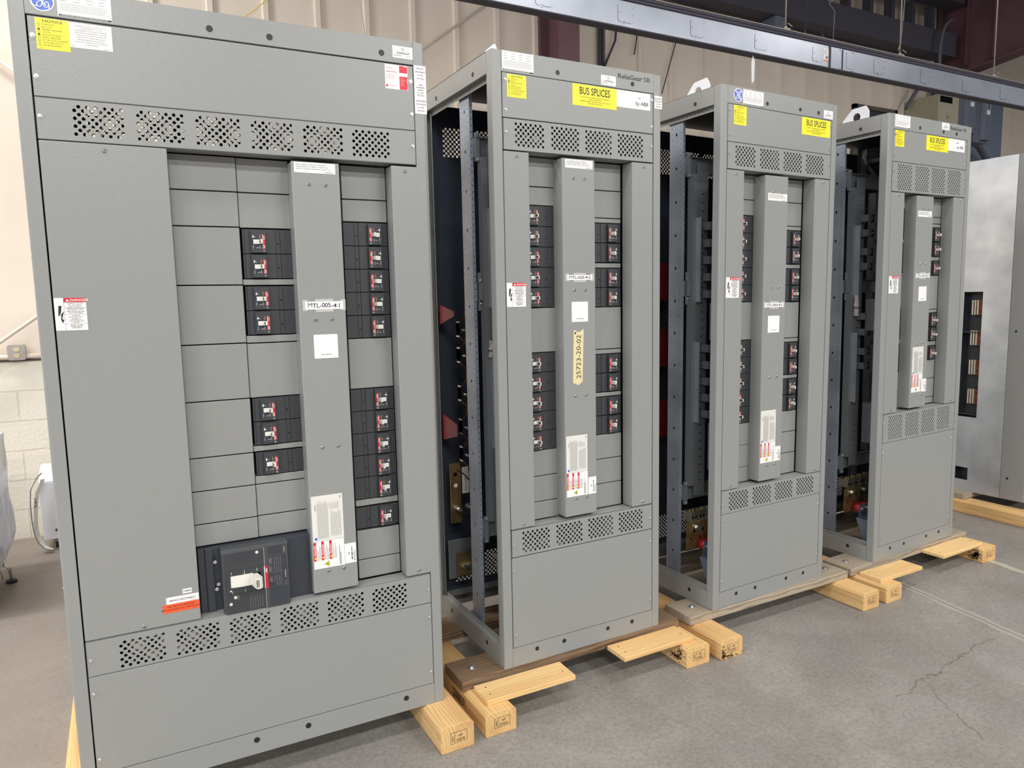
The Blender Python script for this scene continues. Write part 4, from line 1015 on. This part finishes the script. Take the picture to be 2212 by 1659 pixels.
BL.append(block(0.762, -0.172, 0.888, 0.80, 0.089, 'timber block with dark ring stained end under a short pine board'))
BL.append(block(0.932, -0.194, 1.058, 0.80, 0.089, 'timber block with sooty bottom corner, left under the third section'))
BL.append(block(1.870, -0.188, 1.990, 0.80, 0.089, 'bare timber block under the right end of the third section'))
BL.append(block(2.044, -0.190, 2.166, 0.80, 0.089, 'timber block under the left corner of the farthest facing section'))
BL.append(block(2.996, -0.128, 3.124, 0.80, 0.089, 'timber block with black smear under the farthest short board'))
def stain(o, pts, face, n=26, r=0.006, label='dark smear'):
    g = G(1.0)
    for (a, b, sa, sb) in pts:
        for _ in range(n):
            u, v = random.gauss(a, sa), random.gauss(b, sb); rr = r * random.uniform(.25, 1); k = random.randint(5, 8); ph = random.random() * 6
            P = [(u + rr * random.uniform(.6, 1.6) * math.cos(ph + 6.283 * i / k) * 1.4, min(max(v + rr * random.uniform(.5, 1.0) * math.sin(ph + 6.283 * i / k), .001), .087)) for i in range(k)]
            P = [(max(q[0], .002), q[1]) for q in P]
            g.face([(-0.0006, q[0], q[1]) if face == 'side' else (q[0], -0.0006, q[1]) for q in P])
    g.build('stain', 'soot', o)['label'] = label
stain(BL[3], [(0.045, .052, .010, .016), (.07, .032, .02, .006)], 'side', 90, .0032)
stain(BL[4], [(0.04, .012, .03, .006), (.012, .03, .005, .014)], 'front', 80, .003, 'sooty corner')
stain(BL[7], [(0.035, .045, .012, .016), (.05, .03, .012, .01)], 'side', 130, .0035)
b_ = block(3.865, -0.80, 3.985, 1.30, 0.089, 'long timber runner under the galvanised side at far right', stamp=False)

def plank(x0, y0, L_, W_, z, h, m, label, bolts=(), yaw=0, name='pallet_plank'):
    o = G(1.0).box(0, L_, 0, W_, 0, h).build(name, m, loc=(x0, y0, z), rotz=yaw, bevel=0.003)
    tag(o, label, 'plank', 'weathered pallet planks' if name == 'pallet_plank' else 'short pine boards')
    for bx in bolts:
        q = G(1.0); q.cyl((bx, W_ * 0.5, h), (bx, W_ * 0.5, h + 0.0022), 0.017, n=24); q.cyl((bx, W_ * 0.5, h), (bx, W_ * 0.5, h + 0.009), 0.0085, n=6, sm=False)
        q.build('lag_bolt', 'screw' , o)
    return o
plank(-0.180, 0.0, 1.050, 0.165, 0.089, 0.038, 'brownwood', 'dark weathered plank under the front of the second section', (0.079, 0.97))
plank(-0.180, 0.40, 1.050, 0.155, 0.089, 0.038, 'brownwood', 'dark weathered plank under the back of the second section')
plank(0.920, -0.018, 1.060, 0.168, 0.089, 0.038, 'greywood', 'pale grey weathered plank under the front of the third section', (0.085, 0.99))
plank(0.920, 0.46, 1.060, 0.168, 0.089, 0.038, 'greywood', 'pale grey weathered plank under the back of the third section')
plank(2.012, -0.012, 1.090, 0.168, 0.089, 0.038, 'greywood', 'striped grey plank under the front of the farthest facing section', (0.075,), yaw=0.035)
plank(2.000, 0.46, 1.090, 0.168, 0.089, 0.038, 'greywood', 'grey plank under the back of the farthest facing section', yaw=0.035)
plank(3.885, 0.488, 1.1, 0.165, 0.089, 0.038, 'greywood', 'grey plank resting on the long runner at far right')
def board(x, y, z, yaw, label, L_=0.375, W_=0.122):
    o = plank(x, y, L_, W_, z, 0.019, 'pineX', label, yaw=yaw, name='pine_board')
    q = G(1.0)
    for p in ((0.03, 0.04), (0.035, 0.09), (L_ - 0.03, 0.05)): q.cyl((p[0], p[1], 0.0192), (p[0], p[1], 0.0196), 0.003, n=8)
    q.build('nail_hole', 'ink', o)
board(-0.142, -0.133, 0.0892, -0.02, 'pale pine board resting on the numbered block')
board(0.474, -0.131, 0.0892, 0.0, 'pale pine board reaching left from the ring stained block', 0.362)
board(2.060, -0.146, 0.0892, 0.0, 'pale pine board with a knot on the block under the farthest section', 0.345)
board(2.648, -0.112, 0.0892, 0.03, 'pale pine board ending on the farthest block at right', 0.39)

# ------------------------------------------------------------------ end section at far right, seen from its side
def section_e():
    yaw = 0.0346
    c = empty('switchboard_end_section', (3.998, 0.167, 0.1272), yaw); tag(c, 'tall section at far right showing its galvanised side with copper bars in a slot', 'electrical cabinet')
    W, D, H = 760, 1250, 2284
    g = G(); g.box(0, 2, 0, 147, 0, H); g.build('painted_side_panel', 'paint', c, bevel=0.0008, seg=1)
    g = G()
    mp = lambda y0, y1, z0, z1: g.box(0, 2, y0, y1, z0, z1)
    # slot y 325..445, z 531..1402 ; square y 361..445 , z 80..168
    mp(149, 322, 0, H); mp(445, D, 0, H)
    mp(322, 445, 1402, H); mp(322, 445, 168, 531); mp(322, 361, 80, 168); mp(322, 445, 0, 80)
    g.build('galvanised_side_panel', 'galv', c, bevel=0.0006, seg=1)
    G().box(148, 150, 0, 1, 0, 1) 
    g = G(); g.box(2, W, 0, 3, 0, H); g.box(2, W, D - 3, D, 0, H); g.box(W - 3, W, 3, D - 3, 0, H); g.box(2, W - 3, 3, D - 3, H - 3, H); g.box(2, W - 3, 3, D - 3, 0, 3)
    g.build('enclosure_body', 'paint', c)
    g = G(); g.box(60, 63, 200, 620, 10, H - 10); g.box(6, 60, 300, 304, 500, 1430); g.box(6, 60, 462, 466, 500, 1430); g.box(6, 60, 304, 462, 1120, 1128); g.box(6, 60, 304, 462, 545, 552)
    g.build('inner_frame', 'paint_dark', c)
    for i, z in enumerate((1245, 1036, 831, 627)):
        g = G()
        for k in range(3): g.box(8 + 0 * k, 56, 330 + 22 + k * 17, 330 + 22 + k * 17 + 8, z, z + 100)
        o = g.build('bus_bar_stack', 'tin', c)
        g = G(); g.box(16, 52, 326, 350, z - 2, z + 102)
        for zz in (z + 25, z + 75): g.cyl((16, 338, zz), (15.2, 338, zz), 4, n=10, m=1)
        g.build('bar_joint_plate', ['copper', 'void'], o)
    for (y, z) in ((155, 123), (13, 117), (155, 1265), (155, 1011), (160, 560)):
        q = G(); q.cyl((0, y, z), (-4, y, z), 5, n=6, sm=False); q.build('screw', 'screw', c)
    for (y, z) in ((105, 1138), (105, 145)): G().cyl((0.2, y, z), (-0.8, y, z), 8, n=16).build('hole_plug', 'plug', c)
section_e()

# ------------------------------------------------------------------ building shell
def struct(name, g, m, bevel=0):
    o = g.build(name, m, bevel=bevel); o['kind'] = 'structure'; return o
struct('floor', G(1.0).box(-14, 16, -16, 4.0, -0.2, 0), 'concrete')
struct('wall_back_lower', G(1.0).box(-14, 16, 3.40, 3.60, 0, 1.20), 'block')
g = G(1.0); g.box(-14, 16, 3.42, 3.52, 1.20, 6.0)
x = -0.093 - 0.383 * 30
while x < 15:
    g.prism([(x - 0.028, 3.421), (x - 0.018, 3.396), (x + 0.018, 3.396), (x + 0.028, 3.421)], 'xy', 1.21, 4.3); x += 0.383
struct('wall_back', g, 'wallp')
struct('trim_1', G(1.0).box(-14, 16, 3.395, 3.42, 1.20, 1.212), 'brown')
g = G(1.0); g.prism([(3.6, 5.35), (3.6, 5.45), (-16, 6.9), (-16, 6.8)], 'yz', -14, 16); struct('ceiling', g, 'roof')

def simple(name, g, m, label, cat, group=None, bevel=0):
    return tag(g.build(name, m, bevel=bevel), label, cat, group)
def frame_col(x, label, hide=False):
    c = empty('steel_frame_column', (x, 3.06, 0)); tag(c, label, 'steel column')
    G(1.0).box(0, 0.20, 0, 0.016, 0, 5.3).build('front_flange', 'steelred', c)
    G(1.0).box(0, 0.20, 0.318, 0.334, 0, 5.3).build('rear_flange', 'steelred', c)
    G(1.0).box(0.092, 0.108, 0.016, 0.318, 0, 5.3).build('web', 'steelred', c)
    G(1.0).prism([(0.0, 4.35), (0, 5.3), (-6.0, 5.75), (-6.0, 5.25), (-0.5, 4.85)], 'yz', 0.0, 0.20).build('rafter', 'steelred', c)
    return c
frame_col(2.235, 'oxide red steel column behind the second section')
c = empty('steel_rafter', (8.0, 3.34, 0)); tag(c, 'deep dark red rafter at the top right corner', 'steel rafter')
G(1.0).box(0, 0.20, 0.034, 0.050, 0, 5.2).build('wall_flange', 'steelred', c)
G(1.0).prism([(0.03, 4.14), (0.03, 5.25), (-6.0, 5.85), (-6.0, 5.25), (-1.2, 4.28)], 'yz', 0.095, 0.105).build('web', 'steelred', c)
G(1.0).prism([(0.03, 4.12), (0.03, 4.14), (-1.2, 4.28), (-6.0, 5.25), (-6.0, 5.23), (-1.2, 4.26)], 'yz', 0.0, 0.20).build('lower_flange', 'steelred', c)
for yy in (-0.30, -0.62): G(1.0).box(0.02, 0.095, yy, yy + 0.012, 4.25, 5.2).build('stiffener', 'steelred', c)
# eave beams along the wall
simple('eave_beam', G(1.0).box(2.6, 7.92, 3.10, 3.30, 4.34, 4.60), 'darksteel', 'dark horizontal beam along the top of the ribbed wall', 'steel beam')
simple('upper_beam', G(1.0).box(2.6, 7.92, 3.02, 3.24, 4.92, 5.10), 'darksteel', 'second dark beam under the roof above the stud row', 'steel beam')
x = 3.4
k = 0
while x < 7.8:
    tag(G(1.0).box(x, x + 0.06, 3.22, 3.32, 4.60, 4.93).build('wall_stud', 'darksteel'), 'dark upright stud between the two beams under the roof', 'stud', 'studs between the eave beams'); x += 0.383
pts = [(3.7 + i * 0.135, 3.33 + 0.01 * math.sin(i * 1.7), 4.30 + 0.012 * math.sin(i * 2.3)) for i in range(30)]
simple('insulation_roll', G(1.0).tube(pts, 0.03, 10), 'insul', 'wrinkled pale insulation bulging below the dark beam', 'insulation')

# ------------------------------------------------------------------ busway
def busway():
    c = empty('overhead_busway', (1.0, 1.63, 3.285)); tag(c, 'long silver overhead busway running across the top of the picture', 'busway')
    L0, L1 = -2.2, 9.0
    g = G(1.0); g.box(L0, L1, 0, 0.07, 0, 0.16); g.box(L0, L1, -0.004, 0.074, -0.008, 0.002, 1); g.build('busway_housing', ['duct', 'darksteel'], c, bevel=0.002, seg=1)
    g = G(1.0); g.box(L0, L1, 0.012, 0.053, 0.1605, 0.212); g.box(L0, L1, 0.008, 0.057, 0.212, 0.2165, 1); g.box(L0, L1, 0.006, 0.012, 0.170, 0.176); g.box(L0, L1, 0.006, 0.012, 0.192, 0.198)
    g.build('support_track', ['darksteel', 'rod'], c)
    def xy_at(px): return px
    for i, xx in enumerate((1.152, 1.768, 2.384, 2.996, 3.610, 4.34, 4.96, 5.575, 6.175)):
        X = xx - 1.0 + 0.0
        g = G(1.0); w_, a, b = 0.115, 0.028, 0.140
        P = [(X, a + .01), (X + .01, a), (X + 0.035, a), (X + 0.045, a + 0.008), (X + 0.055, a), (X + w_ - .005, a), (X + w_, a + .01), (X + w_, b - .01), (X + w_ - .01, b), (X + .01, b), (X, b - .01)]
        g.prism([(p[0] - 0.0015, p[1] - 0.0015) for p in P], 'xz', -0.0008, 0, 1); g.prism(P, 'xz', -0.0022, 0, 0)
        for zz in (a + .012, 0.084, b - .012): g.cyl((X + w_ + .006, -0.0002, zz), (X + w_ + .006, -0.005, zz), 0.0045, n=8, m=2)
        g.cyl((X + 0.046, 0, a - .006), (X + 0.046, -0.006, a - .006), 0.005, n=8, m=2); g.cyl((X + 0.012, -0.0022, 0.085), (X + 0.012, -0.004, 0.085), 0.003, n=8, m=1)
        g.build('plug_in_cover', ['duct', 'void', 'screw'], c)
    X = 3.80 - 1.0
    g = G(1.0); g.box(X, X + 0.006, -0.012, 0, -0.006, 0.166); g.box(X + 0.15, X + 0.156, -0.006, 0, 0, 0.16); g.box(X + .20, X + .27, -0.004, 0, .02, .14, 1)
    for zz in (0.01, 0.15): g.cyl((X + .13, 0, zz), (X + .13, -0.009, zz), .006, n=8, m=2); g.cyl((X + .28, 0, zz), (X + .28, -0.009, zz), .006, n=8, m=2)
    g.build('joint_plate', ['darksteel', 'duct', 'screw'], c)
    o = G(1.0).box(3.735 - 1.0, 3.79 - 1.0, -0.0012, 0, 0.04, 0.135).build('rating_label', 'paper', c)
    q = G(1.0); y = -0.0016; X0 = 2.735
    q.face([(X0 + .002, y, .042), (X0 + .054, y, .042), (X0 + .054, y, .052), (X0 + .002, y, .052)], 1); q.face([(X0 + .022, y, .060), (X0 + .05, y, .060), (X0 + .05, y, .082), (X0 + .022, y, .082)], 0)
    lines(q, X0 + .004, X0 + .05, .09, .13, 5, y, .0022, 0, .3); q.build('lettering', ['inkg', 'orange'], o)
busway()
def hanger(x, label, ztop=5.2, y=1.665, second=False):
    g = G(1.0); g.tube([(x, y, 3.506), (x, y, ztop)], 0.0055, 8)
    g.box(x - .02, x + .02, y - .03, y + .03, 3.503, 3.512); g.cyl((x, y, 3.512), (x, y, 3.53), .013, n=6, sm=False); g.tube([(x - .02, y - .045, 3.535), (x, y - .02, 3.55), (x + .02, y - .045, 3.52)], .004, 6)
    simple('hanger_rod', g, 'rod', label, 'hanger rod', 'rods holding the overhead busway')
hanger(3.350, 'hanger rod with silver clamp, left of the three busway rods')
hanger(4.720, 'hanger rod beside a loose wire, middle of the three busway rods')
hanger(6.120, 'hanger rod at the right end of the busway')
simple('loose_wire', G(1.0).tube([(4.60, 1.60, 3.52), (4.66, 1.62, 3.58), (4.73, 1.66, 3.72), (4.78, 1.68, 3.95), (4.80, 1.70, 4.4), (4.79, 1.70, 5.2)], 0.003, 6), 'rod', 'thin loose wire crossing the middle busway rod', 'wire')
for i, (x0, x1, z0, lb) in enumerate(((4.676, 4.75, 3.98, 'thin dark rod hanging behind the busway near the rating label'), (4.915, 4.89, 3.98, 'dark rod with a cup shaped end hanging behind the busway'))):
    g = G(1.0); g.tube([(x0, 2.6, z0), (x1, 2.6, 5.25)], 0.005, 6); g.cyl((x0, 2.6, z0 - .03), (x0, 2.6, z0 + .03), .035 if i else .018, .008, n=10)
    simple('ceiling_rod', g, 'darksteel', lb, 'rod')
simple('ceiling_wire', G(1.0).tube([(5.07, 2.6, 3.95), (5.085, 2.6, 4.24), (5.0, 2.6, 4.30), (5.25, 2.6, 4.45)], 0.003, 6), 'rod', 'kinked pale wire dangling behind the busway', 'wire')
simple('hanging_paper_strip', G(1.0).prism([(3.005, 3.08), (3.028, 3.10), (3.032, 3.24), (3.012, 3.285), (2.998, 3.22)], 'xz', 1.66, 1.663), 'paper', 'shred of pale paper hanging beneath the busway', 'paper strip')
simple('cut_cable', G(1.0).tube([(3.0 + .05, 3.36, 4.06), (3.02, 3.34, 3.9), (2.90, 3.34, 3.66)], 0.011, 8), 'darksteel', 'dark diagonal cable running into the two conduits', 'cable')
g = G(1.0)
for dx in (0, .036): g.tube([(2.872 + dx, 3.38, 4.3), (2.872 + dx, 3.38, 3.2)], 0.015, 10)
simple('conduit_pair', g, 'darksteel', 'pair of dark conduits on the wall right of the red column', 'conduit')
simple('cable_stub', G(1.0).tube([(3.312, 3.38, 4.08), (3.295, 3.38, 3.95), (3.27, 3.38, 3.82)], 0.006, 6), 'ink', 'short black cable end hanging below the busway', 'cable')
simple('brace_cable', G(1.0).tube([(3.80, 3.37, 4.08), (3.72, 3.37, 3.85), (3.60, 3.37, 3.50)], 0.006, 6), 'darksteel', 'thin dark cable slanting behind the right corner of the second section', 'cable')
# wall bracing rods painted like the wall
simple('brace_rod', G(1.0).tube([(2.2, 3.30, 4.37), (-2.9, 3.30, 0.58)], 0.012, 8), 'wallp', 'cream painted brace rod rising to the right across the wall', 'brace rod', 'wall brace rods')
simple('brace_rod', G(1.0).tube([(-3.4, 3.36, 4.32), (1.7, 3.36, 0.55)], 0.012, 8), 'wallp', 'cream painted brace rod descending to the right behind the widest section', 'brace rod', 'wall brace rods')
simple('yellow_wire', G(1.0).tube([(-0.30, 3.28, 3.54), (-0.2, 3.28, 3.62), (-0.05, 3.28, 3.76), (0.1, 3.28, 3.95)], 0.0035, 6), 'inkgold', 'thin yellow wire slanting above the widest section', 'wire')
simple('pale_wire', G(1.0).tube([(0.56, 3.28, 3.95), (0.585, 3.28, 3.8), (0.62, 3.28, 3.5)], 0.003, 6), 'rod', 'thin pale wire hanging down the wall above the widest section', 'wire')
simple('wall_conduit', G(1.0).tube([(-6, 3.375, 1.232), (-1.86, 3.375, 1.232), (-1.6, 3.375, 1.236), (0.5, 3.375, 1.24)], 0.016, 10), 'wallp', 'cream painted conduit running along the block ledge', 'conduit')
# outlet
c = empty('outlet_box', (-1.808, 3.40, 1.210)); tag(c, 'grey metal outlet box with two ivory sockets on the left wall', 'outlet')
G(1.0).prism([(-.050, .010), (-.040, 0), (.040, 0), (.050, .010), (.050, .092), (.040, .102), (-.040, .102), (-.050, .092)], 'xz', -.050, 0).build('box_body', 'rod', c, bevel=.002)
for zz in (.072, .032):
    s_ = G(1.0).prism([(.016 * math.cos(t * math.pi / 8) * 1.05, zz + .0135 * math.sin(t * math.pi / 8)) for t in range(16)], 'xz', -.053, -.049).build('socket', 'tape', c)
    q = G(1.0)
    for dx in (-.006, .006): q.box(dx - .001, dx + .001, -.0535, -.053, zz - .003, zz + .004)
    q.cyl((0, -.053, zz + .008), (0, -.0535, zz + .008), .002, n=8); q.build('slots', 'ink', s_)

# ------------------------------------------------------------------ equipment on the right of the wall
c = empty('tan_enclosure', (7.45, 2.99, 3.15)); tag(c, 'large tan steel enclosure on the wall behind the farthest section', 'enclosure')
G(1.0).box(0, .40, 0, .42, 0, .69).build('enclosure_body', 'tan', c, bevel=.004); G(1.0).box(.02, .26, -.004, 0, .60, .67).build('dark_opening', 'void', c); G(1.0).box(.01, .28, -.003, 0, .02, .57).build('enclosure_door', 'tan', c, bevel=.002)
q = G(1.0)
for zz in (.44, .35): q.cyl((.17, 0, zz), (.17, -.03, zz), .016, n=10)
q.build('door_latch', 'rod', c)
def switchbox(x, y, z, w_, h, label):
    c = empty('safety_switch', (x, y, z)); tag(c, label, 'safety switch', 'grey safety switches on the wall')
    G(1.0).box(0, w_, 0, .30, 0, h).build('switch_body', 'panelgrey', c, bevel=.005)
    G(1.0).prism([(w_ * .38, 0), (w_ * .45, -.05), (w_ * .95, -.05), (w_, 0)], 'xy', .03, h - .02).build('raised_cover', 'panelgrey', c, bevel=.004)
    o = G(1.0).box(w_ * .55, w_ * .82, -.053, -.05, h * .50, h * .84).build('rating_label', 'galv', c)
    q = G(1.0); X, Z = w_ * .68, h * .66
    for a in (-1, 1): q.face([(X - .03 * a, -.054, Z + .05), (X - .015 * a, -.054, Z + .05), (X + .03 * a, -.054, Z - .04), (X + .015 * a, -.054, Z - .04)], 0)
    q.face([(X - .035, -.054, Z - .10), (X + .035, -.054, Z - .10), (X + .035, -.054, Z - .055), (X - .035, -.054, Z - .055)], 1)
    q.build('warning_marks', ['ink', 'paper'], o)
switchbox(7.87, 3.02, 3.42, .32, .66, 'dark grey safety switch beside the tan enclosure')
switchbox(8.235, 3.02, 3.36, .30, .66, 'dark grey safety switch on the slate board, right of its twin')
simple('backboard', G(1.0).box(7.9, 9.50, 3.36, 3.39, 2.95, 4.20), 'panelblue', 'slate blue board behind the safety switches', 'backboard', None, .004)
def hose(P, r, label):
    pts = []
    for i in range(len(P) - 1):
        p0, p1, p2, p3 = P[max(i - 1, 0)], P[i], P[i + 1], P[min(i + 2, len(P) - 1)]
        for q in range(8):
            t = q / 8; pts.append(tuple(0.5 * (2 * p1[k] + (p2[k] - p0[k]) * t + (2 * p0[k] - 5 * p1[k] + 4 * p2[k] - p3[k]) * t * t + (3 * p1[k] - p0[k] - 3 * p2[k] + p3[k]) * t ** 3) for k in range(3)))
    pts.append(P[-1]); simple('flexible_conduit', G(1.0).tube(pts, r, 10), 'hose', label, 'conduit', 'flexible conduits by the switches')
hose([(8.40, 3.2, 3.40), (8.44, 3.22, 3.2), (8.38, 3.24, 3.0), (8.1, 3.24, 2.92)], .022, 'flexible conduit bowing down below the right safety switch')
hose([(8.46, 3.16, 3.42), (8.7, 3.2, 3.36), (9.0, 3.25, 3.22), (9.38, 3.28, 3.10)], .038, 'thick conduit sloping to the clamp at the board edge')
hose([(8.25, 3.2, 2.80), (8.6, 3.22, 2.78), (9.0, 3.26, 2.96), (9.36, 3.28, 3.05)], .036, 'thick conduit rising from below to the clamp at the board edge')
hose([(8.215, 3.0, 3.5), (8.213, 3.0, 3.7), (8.215, 2.98, 3.95), (8.23, 2.96, 4.05)], .018, 'thin conduit between the two safety switches')
hose([(7.55, 2.8, 3.90), (7.62, 2.8, 3.99), (7.78, 2.8, 4.02), (7.92, 2.8, 3.93)], .022, 'grey conduit arching above the busway at right')
hose([(7.46, 3.0, 3.95), (7.44, 3.0, 4.35), (7.48, 2.98, 4.58), (7.58, 2.96, 4.68)], .018, 'pale conduit rising beside the dark red rafter')
hose([(7.30, 3.3, 3.72), (7.42, 3.26, 3.92), (7.6, 3.24, 4.08)], .022, 'dark conduit arching into the tan enclosure')
q = G(1.0); q.box(9.33, 9.44, 3.22, 3.30, 3.02, 3.15); q.cyl((9.36, 3.26, 3.10), (9.50, 3.2, 3.16), .05, n=8, sm=False); q.cyl((9.30, 3.26, 3.02), (9.42, 3.22, 2.98), .04, n=8, sm=False)
simple('conduit_clamp', q, 'rod', 'silver clamp joining two thick conduits at the board edge', 'clamp')
c = empty('wall_opening', (6.47, 3.40, 2.95)); tag(c, 'dark framed opening in the ribbed wall behind a white lifting bracket', 'wall opening')
g = G(1.0); g.box(0, .78, -.03, .02, .72, .765); g.box(0, .045, -.03, .02, 0, .765); g.box(.735, .78, -.03, .02, 0, .765); g.box(0, .78, -.03, .02, 0, .045); g.build('opening_frame', 'brown', c)
G(1.0).box(.045, .735, -.01, .0, .045, .72).build('dark_pane', 'blackb', c)
simple('junction_box', G(1.0).box(4.84, 4.99, 3.10, 3.28, 4.16, 4.335), 'panelgrey', 'small grey box with a slot on the wall above the busway', 'junction box', None, .003)

# ------------------------------------------------------------------ left edge: wrapped unit and small white cart
def wrapped():
    c = empty('wrapped_unit', (-2.62, 1.95, 0)); tag(c, 'unit draped in milky plastic film at the left edge', 'wrapped unit')
    g = G(1.0); nx, nz, P = 10, 10, []
    ring = []
    W_, D_, H_ = 0.795, 0.75, 0.84
    per = [(W_ * i / nx, 0) for i in range(nx)] + [(W_, D_ * i / nx) for i in range(nx)] + [(W_ - W_ * i / nx, D_) for i in range(nx)] + [(0, D_ - D_ * i / nx) for i in range(nx)]
    rows = []
    for j in range(nz + 1):
        t = j / nz; z = 0.10 + (H_ - 0.10) * t; row = []
        for i, (a, b) in enumerate(per):
            f = 1 - 0.045 * t - 0.16 * max(0, 0.18 - t) / 0.18; k = 0.012 * math.sin(i * 1.9 + j * .8) + 0.008 * math.sin(i * .7 - j * 1.7)
            row.append(((a - W_ / 2) * (f + k) + W_ / 2, (b - D_ / 2) * (f + k) + D_ / 2, z))
        rows.append(row)
    n = len(per)
    for j in range(nz):
        for i in range(n): q = (i + 1) % n; g.face([rows[j][i], rows[j][q], rows[j + 1][q], rows[j + 1][i]], 0, False)
    g.face(rows[-1]); g.face(rows[0][::-1])
    g.build('film_cover', 'film', c)
    for (a, b) in ((.74, .56), (.10, .1), (.10, .6), (.70, .10)):
        f = G(1.0); f.cyl((a + .03, b, 0), (a + .03, b, .016), .030, .024, n=20, m=0); f.cyl((a + .03, b, .016), (a + .03, b, .085), .006, n=8, m=1)
        for dx in (-.006, .03): f.tube([(a + dx, b - .02, .03), (a + dx - .01, b - .02, .09), (a + dx - .05, b - .02, .115)], .0025, 6, 1)
        f.cyl((a - .01, b, .10), (a - .01, b, .14), .014, n=10, m=0)
        f.build('levelling_foot', ['rubber', 'rod'], c)
wrapped()
c = empty('white_cart', (-1.728, 3.03, 0)); tag(c, 'small white cart on casters behind the left edge of the widest section', 'cart')
G(1.0).prism([(0, .070), (.40, .070), (.40, .445), (0, .445)], 'xz', 0, .26).build('cart_body', 'whitebox', c, bevel=.004)
G(1.0).prism([(0, .447), (.26, .447), (.26, .52), (.17, .52)], 'yz', .0, .40).build('sloped_top', 'whitebox', c, bevel=.003)
for (a, b) in ((.07, .06), (.33, .06), (.07, .2), (.33, .2)):
    q = G(1.0); q.cyl((a - .012, b, .028), (a + .012, b, .028), .028, n=20, m=0); q.prism([(b - .02, .028), (b + .02, .028), (b + .03, .072), (b - .03, .072)], 'yz', a - .016, a + .016, 1)
    q.build('caster', ['rubber', 'rod'], c)
q = G(1.0); q.cyl((.075, 0, .13), (.075, -.012, .13), .008, n=10); q.build('latch', 'darksteel', c)
P = [(-1.700, .522), (-1.725, .50), (-1.745, .465), (-1.768, .42), (-1.776, .33), (-1.776, .22), (-1.770, .14), (-1.750, .075), (-1.72, .036), (-1.68, .02)]
g = G(1.0)
for i in range(len(P) - 1):
    (a, b), (c2, d) = P[i], P[i + 1]; dd = 0.03
    n_ = Vector((-(d - b), 0, c2 - a)).normalized() * 0.004
    y0, y1 = 2.955, 2.99
    g.face([(a, y0, b), (a, y1, b), (c2, y1, d), (c2, y0, d)], 0); g.face([(a + n_.x, y0, b + n_.z), (a + n_.x, y1, b + n_.z), (c2 + n_.x, y1, d + n_.z), (c2 + n_.x, y0, d + n_.z)], 1)
    g.face([(a, y0, b), (c2, y0, d), (c2 + n_.x, y0, d + n_.z), (a + n_.x, y0, b + n_.z)], 0)
P2 = [(a + .028 + .010 * math.sin(i), b - .02) for i, (a, b) in enumerate(P[1:-1])]
for i in range(len(P2) - 1):
    (a, b), (c2, d) = P2[i], P2[i + 1]
    g.face([(a - .011, 2.965, b), (a + .011, 2.972, b), (c2 + .011, 2.972, d), (c2 - .011, 2.965, d)], 1)
g.text('5100 lbs', -1.752, 2.955, .37, .013, 'l', m=2, bold=1, rot=-90)
simple('webbing_sling', g, ['hose', 'paperg', 'ink'], 'grey and cream webbing sling looped beside the white cart', 'sling')
